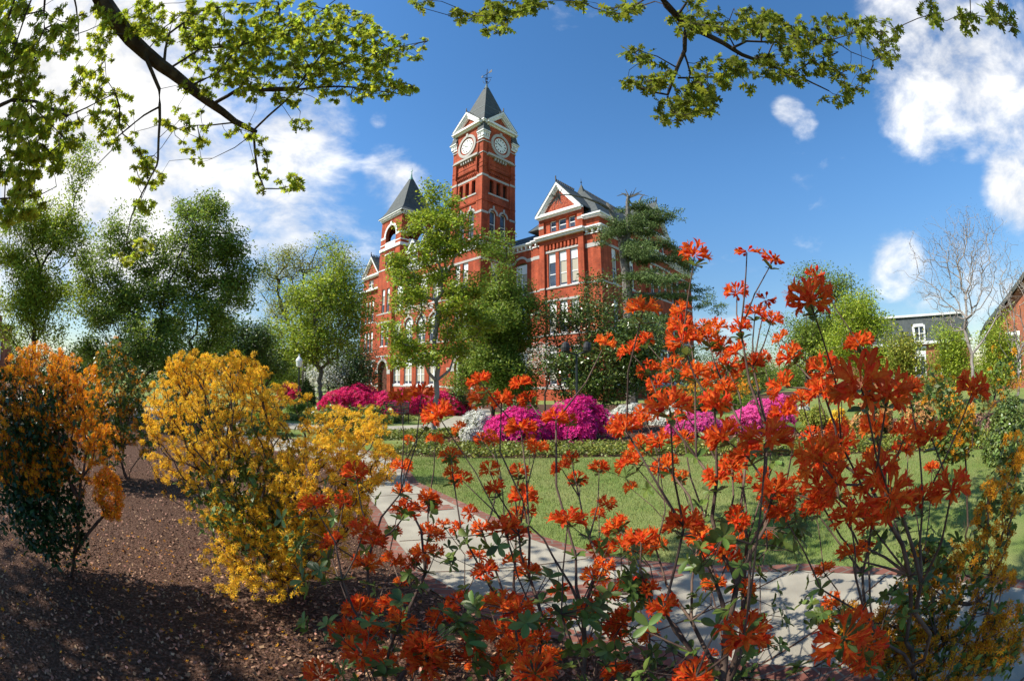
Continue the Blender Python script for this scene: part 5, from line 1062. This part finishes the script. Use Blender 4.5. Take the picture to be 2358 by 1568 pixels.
LB2 = [([(1500,-40,3.6),(1535,12,3.7),(1574,55,3.8),(1666,100,3.9),(1708,128,4),(1775,152,4.1),(1824,170,4.2),(1909,210,4.3)], .036, .006), ([(1577,55,3.8),(1577,116,3.8),(1550,183,3.8),(1538,219,3.8),(1507,213,3.8),(1465,200,3.8)], .022, .004),
 ([(1538,222,3.8),(1562,274,3.8),(1605,262,3.8)], .009, .003), ([(1684,112,3.9),(1720,97,4),(1787,97,4.1),(1873,94,4.2),(1921,91,4.3),(1994,67,4.5)], .012, .004), ([(1921,93,4.3),(1960,120,4.3),(2010,140,4.4)], .006, .003),
 ([(1556,155,3.8),(1513,131,3.8),(1471,116,3.8)], .007, .003), ([(1560,180,3.8),(1620,182,3.8),(1680,172,3.9),(1700,120,4)], .009, .004), ([(1575,120,3.8),(1590,170,3.8),(1572,240,3.8)], .010, .004), ([(1560,40,3.8),(1600,-30,3.9)], .012, .006), ([(1824,172,4.2),(1860,150,4.2),(1930,120,4.3)], .007, .003), ([(1700,125,4),(1670,70,4),(1690,20,4)], .008, .003),
 ([(1130,-30,4),(1115,20,4),(1080,50,4)], .010, .004), ([(2230,-40,3.6),(2235,40,3.6)], .006, .003), ([(2300,-40,3.4),(2300,40,3.4)], .006, .003), ([(2130,-40,3.8),(2145,20,3.8)], .006, .003)]
RG2 = [(1130,40,50,35,4,26),(1180,15,50,20,4,14),(1060,35,20,15,4,5),(975,8,20,12,4.2,4),(1240,8,30,10,4,7),(1440,22,50,18,3.8,14),(1330,5,20,6,3.9,3),(1600,40,60,40,3.9,22),(1700,50,100,35,4,40),(1800,60,90,30,4.1,30),(1850,100,60,25,4.2,16),(1930,70,80,40,4.4,28),(2010,70,50,40,4.5,24),(2040,110,30,30,4.5,12),
 (1960,170,50,40,4.4,18),(1930,220,40,20,4.4,10),(1820,150,80,35,4.2,34),(1750,150,60,30,4.1,20),(1700,180,60,20,4,12),(1640,160,60,35,3.9,18),(1480,190,40,22,3.8,14),(1470,130,30,20,3.8,7),(1530,170,25,30,3.8,9),(1600,220,45,30,3.8,22),(1540,250,35,25,3.8,12),(1580,262,30,12,3.8,8),(1620,240,30,20,3.8,8),
 (2140,25,30,25,3.8,10),(2225,45,22,35,3.6,10),(2290,20,25,30,3.5,8),(2320,55,18,20,3.5,5),(1900,140,50,30,4.3,10)]
oak('oak branch with dark twigs and lobed leaves hanging in from the upper right', [(2.2,-4.2,0),(2.1,-4.0,3),(1.8,-2.2,4.6),(1.6,.2,5.1)], LB2, RG2, 72, .084, 'oak2', shade=S2, leafn=9, r0=.05)

# ================================================================ foreground red-orange azaleas
def petal_strip(L, w_, curl, base, rg, n=4):
    """narrow petal: starts at the tube mouth, widens, curls back; returns verts, faces, v coordinate"""
    V, F, T = [], [], []
    for i in range(n+1):
        u = i/n; w = w_*(math.sin(math.pi*min(1, .10+u*.92))**.75)*(1 if u < .98 else .2); a = curl[0]+(curl[1]-curl[0])*u
        V += [(-w, None, None), (0, None, None), (w, None, None)]; T += [u]*3
    return V, F, T
def floret(rg, L=.045, buds=False):
    """one trumpet flower along +Z: narrow tube, five flaring petals and long stamens"""
    V, F, T = [], [], []; ns = 6; prof = [(.0016,0),(.0020,.35*L),(.0030,.55*L),(.0062,.72*L)]
    if buds: prof = [(.0016,0),(.0022,.4*L),(.0065,.72*L),(.0072,.85*L),(.004,1.02*L),(.0005,1.12*L)]
    for r, z in prof:
        for k in range(ns): a = 2*math.pi*k/ns; V.append((r*math.cos(a), r*math.sin(a), z)); T.append(.25+.5*z/L if not buds else .3+.6*z/L)
    for j in range(len(prof)-1):
        for k in range(ns): F.append((j*ns+k, j*ns+(k+1)%ns, (j+1)*ns+(k+1)%ns, (j+1)*ns+k))
    if buds: return V, F, T
    n = 5
    for p in range(5):
        a = 2*math.pi*p/5+rg.normal()*.12; ca, sa = math.cos(a), math.sin(a); Lp = L*.80*rg.uniform(.85, 1.12); w_ = L*.112*rg.uniform(.85, 1.15); th = rg.uniform(.12, .32); r, z = .0050, .68*L; i0 = len(V); sd = rg.normal()*.12
        for i in range(n+1):
            u = i/n; w = w_*(.38*(1-u)+1.15*math.sin(math.pi*min(1, u*.88+.04))**.9 if u < .95 else .03)
            off = sd*u*Lp
            for q, h in ((-1, .50*w), (0, 0), (1, .50*w)):
                x, y = r-h*.45, q*w*.92+off; V.append((x*ca-y*sa, x*sa+y*ca, z+h)); T.append(.12+.62*u if q == 0 else .52+.48*u)
            r += math.sin(th)*Lp/n; z += math.cos(th)*Lp/n; th += rg.uniform(.16, .34)
        for i in range(n):
            for q in (0, 1): b_ = i0+i*3+q; F.append((b_, b_+1, b_+4, b_+3))
    for p in range(4):      # stamens
        a = rg.uniform(0, 6.28); i0 = len(V); tip = (.012*math.cos(a), .012*math.sin(a), L*rg.uniform(1.35, 1.6))
        V += [(0,0,.6*L), (.0006,.0006,.6*L), (tip[0],tip[1],tip[2]), (tip[0]+.0012,tip[1]+.0010,tip[2]+.001)]; T += [.3,.3,.3,.0]; F.append((i0,i0+1,i0+3,i0+2))
    return V, F, T
def truss_mesh(seed, cA, cB, cC, nf=11, nb=2, L=.045, m='petal'):
    rg = np.random.default_rng(seed); Vs, Fs, Ts = [], [], []
    for k in range(nf+nb):
        V, F, T = floret(rg, L*rg.uniform(.88, 1.1), buds=(k >= nf))
        el = math.asin(min(1, max(-1, -.22+1.18*(k+.5)/(nf+nb)))) if k < nf else rg.uniform(-.4, .5)
        az_ = k*2.39996+rg.normal()*.2; d = Vector((math.cos(el)*math.cos(az_), math.cos(el)*math.sin(az_), math.sin(el)+.12)).normalized()
        Mx = d.to_track_quat('Z', 'Y').to_matrix() @ Matrix.Rotation(rg.uniform(0, 6.28), 3, 'Z'); o = len(Vs)
        for v in V: p = Mx @ Vector(v); Vs.append((p.x+d.x*.008, p.y+d.y*.008, p.z+d.z*.008))
        Fs += [tuple(o+i for i in f) for f in F]; Ts += T
    A, B_, C_ = np.array(cA), np.array(cB), np.array(cC); T = np.clip(np.array(Ts), 0, 1)[:, None]
    tint = np.where(T < .5, A+(B_-A)*T*2, B_+(C_-B_)*(T-.5)*2); tint = np.concatenate([tint, np.ones((len(T), 1))], 1)
    L_ = np.concatenate([np.array(f) for f in Fs]); S_ = np.array([len(f) for f in Fs])
    return mesh_np('flower_truss', np.array(Vs), L_, S_, M[m], tint=tint, smooth=True)
PET = [truss_mesh(200+i, (.88,.38,.06), (.90,.175,.028), (.74,.06,.016), nf=11+i % 5, nb=2+i % 3, L=.040+.001*(i % 3)) for i in range(9)]
PETB = [truss_mesh(300+i, (.90,.44,.08), (.94,.25,.03), (.86,.10,.016), nf=10+i, nb=2, L=.039) for i in range(5)]
BUD = [truss_mesh(400+i, (.60,.30,.05), (.80,.16,.02), (.70,.06,.012), nf=3+i, nb=8, L=.036) for i in range(2)]
z5 = lambda X, Y, s: (1375.5+X*.4167, 530.6+Y*.4167, s*.4167)
z6 = lambda X, Y, s: (1473.8+X*.375, 982.5+Y*.375, s*.375)
z4_ = lambda X, Y, s: (589.5+X*.4486, 864.6+Y*.4486, s*.4486)
TR5 = [(535,130,180),(825,110,160),(970,150,160),(1200,245,160),(1175,380,250),(770,340,150),(930,375,130),(870,450,150),(960,490,150),(250,430,210),(40,620,140),(180,660,160),(470,610,180),(610,590,130),(790,540,160),(690,640,120),(770,660,150),(860,740,150),(1070,690,170),(1200,740,120),(280,770,160),(420,740,150),(540,790,160),(620,820,130),(720,750,130),(1450,620,180),(1460,840,340),(1600,900,260),(1720,880,200),(400,960,260),(1030,850,180),(1250,880,180),(1350,930,150),(160,1090,200),(250,1050,140),(195,1270,160),(700,1130,220),(930,1150,300),(830,1230,220),(1220,1250,260),(1330,1100,170),(1530,1090,180),(1700,1120,170),(1850,1130,220),(2070,880,200),(1540,1340,240),(1330,1380,250),(1420,1450,160),(980,1430,220),(1620,1450,250),(1800,1480,200),(1960,1420,220),(1850,1310,120),(390,1300,140),(190,1420,100),(1130,1370,120),(1680,960,110),(440,1040,120),(1130,930,140),(480,1150,120)]
TR6 = [(270,600,230),(370,680,180),(100,740,150),(590,560,190),(600,700,150),(850,400,220),(780,440,150),(820,520,170),(1310,770,220),(1400,730,140),(1130,880,140),(1180,1060,150),(640,1000,170),(150,1100,220),(640,1260,300),(620,1430,100),(1260,1280,330),(1380,1330,260),(1400,1440,200),(430,960,130),(60,1290,150),(340,1530,250),(430,1400,120),(780,670,120),(1900,300,10)]
TR4 = [(940,200,160),(890,230,120),(740,120,120),(850,90,140),(1150,20,150),(1360,40,130),(1150,110,120),(1260,130,130),(920,330,110),(1000,410,120),(750,470,120),(1010,500,130),(1060,530,110),(510,500,130),(1200,480,120),(1350,490,110),(1400,120,130),(1540,220,140),(1360,270,150),(1440,370,120),(1570,470,110),(1650,530,100),(1620,420,100),(1900,440,130),(750,590,120),(900,640,110),(770,690,140),(300,660,170),(450,650,110),(390,850,150),(550,790,180),(600,850,150),(570,970,150),(700,950,120),(860,900,130),(1040,780,100),(1160,790,100),(1280,780,160),(1350,810,130),(1230,580,130),(1370,630,140),(1600,740,180),(1850,770,160),(1760,710,100),(1180,1000,150),(1330,950,120),(1400,1010,140),(540,1170,110),(700,1170,180),(740,1060,110),(1070,1130,100),(1200,1180,130),(540,1430,200),(640,1460,150),(860,1390,200),(920,1430,180),(1110,1430,180),(1430,1520,280),(1350,1370,150),(1780,980,150),(1800,1110,160),(1420,1240,110),(330,1540,200),(1870,250,120),(1850,1520,140),(720,1380,90),(1300,1280,110),(1560,1100,110),(1640,1230,120),(1700,1380,120),(960,760,90),(1100,700,90)]
ALL = [z5(*q) for q in TR5]+[z6(*q) for q in TR6 if q[2] > 60]+[z4_(*q) for q in TR4]
rx_ = np.random.default_rng(909)
for (x, y, a, b, s0, s1, n) in [(1750,980,300,170,42,80,18),(1620,800,200,110,38,62,12),(1980,1110,220,110,50,90,14),(1150,1010,230,90,28,42,8),(1030,1460,300,90,46,90,26),(1480,1340,230,140,40,75,18),(900,1200,140,110,38,62,8),(1350,1120,250,100,34,55,7),(1150,1270,260,60,36,60,4)]:
    for k in range(n):
        u, v = rx_.uniform(0, 6.283), math.sqrt(rx_.random()); ALL.append((x+a*v*math.cos(u), y+b*v*math.sin(u), rx_.uniform(s0, s1)))
W3 = []; TD = .118
for x, y, s in ALL: W3.append((ats(x, y, TD*1045/s/1.02), s, x))
bases = [((-.42,.98,0), 'left red-orange azalea with thin tall stems over the walk'), ((.22,1.02,0), 'middle red-orange azalea with thin branching stems in front of the camera'), ((.80,.92,0), 'tall red-orange azalea with thick crossing stems right of centre'), ((1.65,.78,0), 'rightmost red-orange azalea leaning over the shaded walk')]
groups = [[] for _ in bases]
for p, s, x in W3:
    k = 0 if x < 1010 else 1 if x < 1400 else 2 if x < 1790 else 3
    groups[k].append((p, s))
def leafwhorl(rg, P, D, nl=5, L=.054):
    out_ = []
    for p, d in zip(P, D):
        n_ = rg.integers(4, 7); a0 = rg.uniform(0, 6.28); d = d/np.linalg.norm(d); x = np.cross(d, [.1,.9,.2]); x /= np.linalg.norm(x); y = np.cross(d, x)
        for k in range(n_):
            a = a0+k*2*math.pi/n_+rg.normal()*.2; o_ = math.cos(a)*x+math.sin(a)*y; g = o_+d*rg.uniform(.0, .55); g /= np.linalg.norm(g); nn = d-g*np.dot(d, g); nn /= np.linalg.norm(nn); xx = np.cross(g, nn)
            out_.append((p, np.stack([xx, g, nn]), L*rg.uniform(.55, 1.15)))
    tv = np.array(AZL[0], float); V = np.concatenate([(tv*s)@B+p for p, B, s in out_]); fl = np.concatenate([np.array(f) for f in AZL[1]]); fs = np.array([len(f) for f in AZL[1]]); n = len(out_)
    return V, (fl[None, :]+np.arange(n)[:, None]*len(tv)).ravel(), np.tile(fs, n)
for gi, (bs, lab) in enumerate(bases):
    print('trusses', len(groups[gi]))
    rg = np.random.default_rng(500+gi); t = thing('azalea_shrub', lab, 'azalea', bs, 0, 'red-orange azaleas in the foreground'); b0_ = np.array(bs)
    tips = np.array([p for p, s in groups[gi]])-b0_
    # stems: a fan of main canes, every truss hangs on one
    neck = tips-np.array([0, 0, .01])
    mids = []
    for q in tips:
        r_ = rg.uniform(.45, .8); mids.append(q*[r_, r_, r_**.8]*1.0+rg.normal(size=3)*.03-np.array([0,0,.04])) if rg.random() < .55 else None
    low = [np.array([math.cos(a)*rg.uniform(.1,.3), math.sin(a)*rg.uniform(.1,.3), rg.uniform(.3,.65)]) for a in np.linspace(0, 5.8, 9)]
    own = np.concatenate([neck, np.array(mids), np.array(low)])
    P, par = grow([((0,0,-.04), -1, 0), ((.03,.02,.10), 0, .1), ((-.04,.03,.13), 0, .1), ((.05,-.03,.12), 0, .1), ((0,.06,.15), 0, .1)], own, rg, pathw=.75)
    STEMS = limbs(P, par, .0022, .016, n=6, rg=rg, expo=2.15, wig=.05)
    pd = {}
    for i in range(len(P)): pd[tuple(np.round(P[i], 4))] = P[i]-P[par[i]] if par[i] >= 0 else np.array([0, 0, 1.])
    LP, LD = [], []
    for q, (pw, s) in zip(neck, groups[gi]):
        d = pd.get(tuple(np.round(q, 4)), np.array([0, 0, 1.])); d = d/np.linalg.norm(d)+np.array([0, 0, .55]); d /= np.linalg.norm(d)
        up_ = pw[2]
        px_bright = (s < 62 and rg.random() < .45) or rg.random() < .18
        pool = BUD if (up_ > 1.95 and rg.random() < .5) else (PETB if px_bright else PET)
        o = link('flower_truss', pool[rg.integers(len(pool))], t, tuple(q+d*.004)); o.rotation_mode = 'QUATERNION'
        o.rotation_quaternion = Vector(d).to_track_quat('Z', 'Y') @ Matrix.Rotation(rg.uniform(0, 6.28), 4, 'Z').to_quaternion(); o.scale = tuple(rg.uniform(.82, 1.12)*np.array([1, rg.uniform(.85, 1.1), rg.uniform(.8, 1.1)]))
        if rg.random() < .6: LP.append(q-d*rg.uniform(.012, .05)); LD.append(d)
    for m_ in list(mids)+low:
        if rg.random() < .75: LP.append(np.array(m_)); LD.append(np.array([rg.normal()*.4, rg.normal()*.4, 1.]))
    # short leafy side shoots low on the shrub
    ex = []
    for k in range(95):
        q = np.array([rg.normal()*.38, abs(rg.normal())*.42+.0, rg.uniform(.35, 1.12)]); ex.append(q)
    for q in ex:
        j = int(np.argmin(np.linalg.norm(P-q, axis=1))); v = q-P[j]; L_ = np.linalg.norm(v); q = P[j]+v/L_*min(L_, .14); LP.append(q); LD.append(v/L_+np.array([0, 0, .6]))
    link('foliage', mesh_np('foliage', *leafwhorl(rg, LP, LD), M['azleaf'], smooth=True), t)
    sm = MB()
    for q in LP[-95:]:
        j = int(np.argmin(np.linalg.norm(P-q, axis=1))); sm.tube([P[j], (P[j]+q)/2+rg.normal(size=3)*.006, q], [.002, .0016, .0013], 5)
    sv = (np.array(sm.V), np.concatenate([np.array(f) for f in sm.F]), np.array([len(f) for f in sm.F])); link('stems', mesh_np('stems', *join([STEMS, sv]), M['stem'], smooth=True), t)
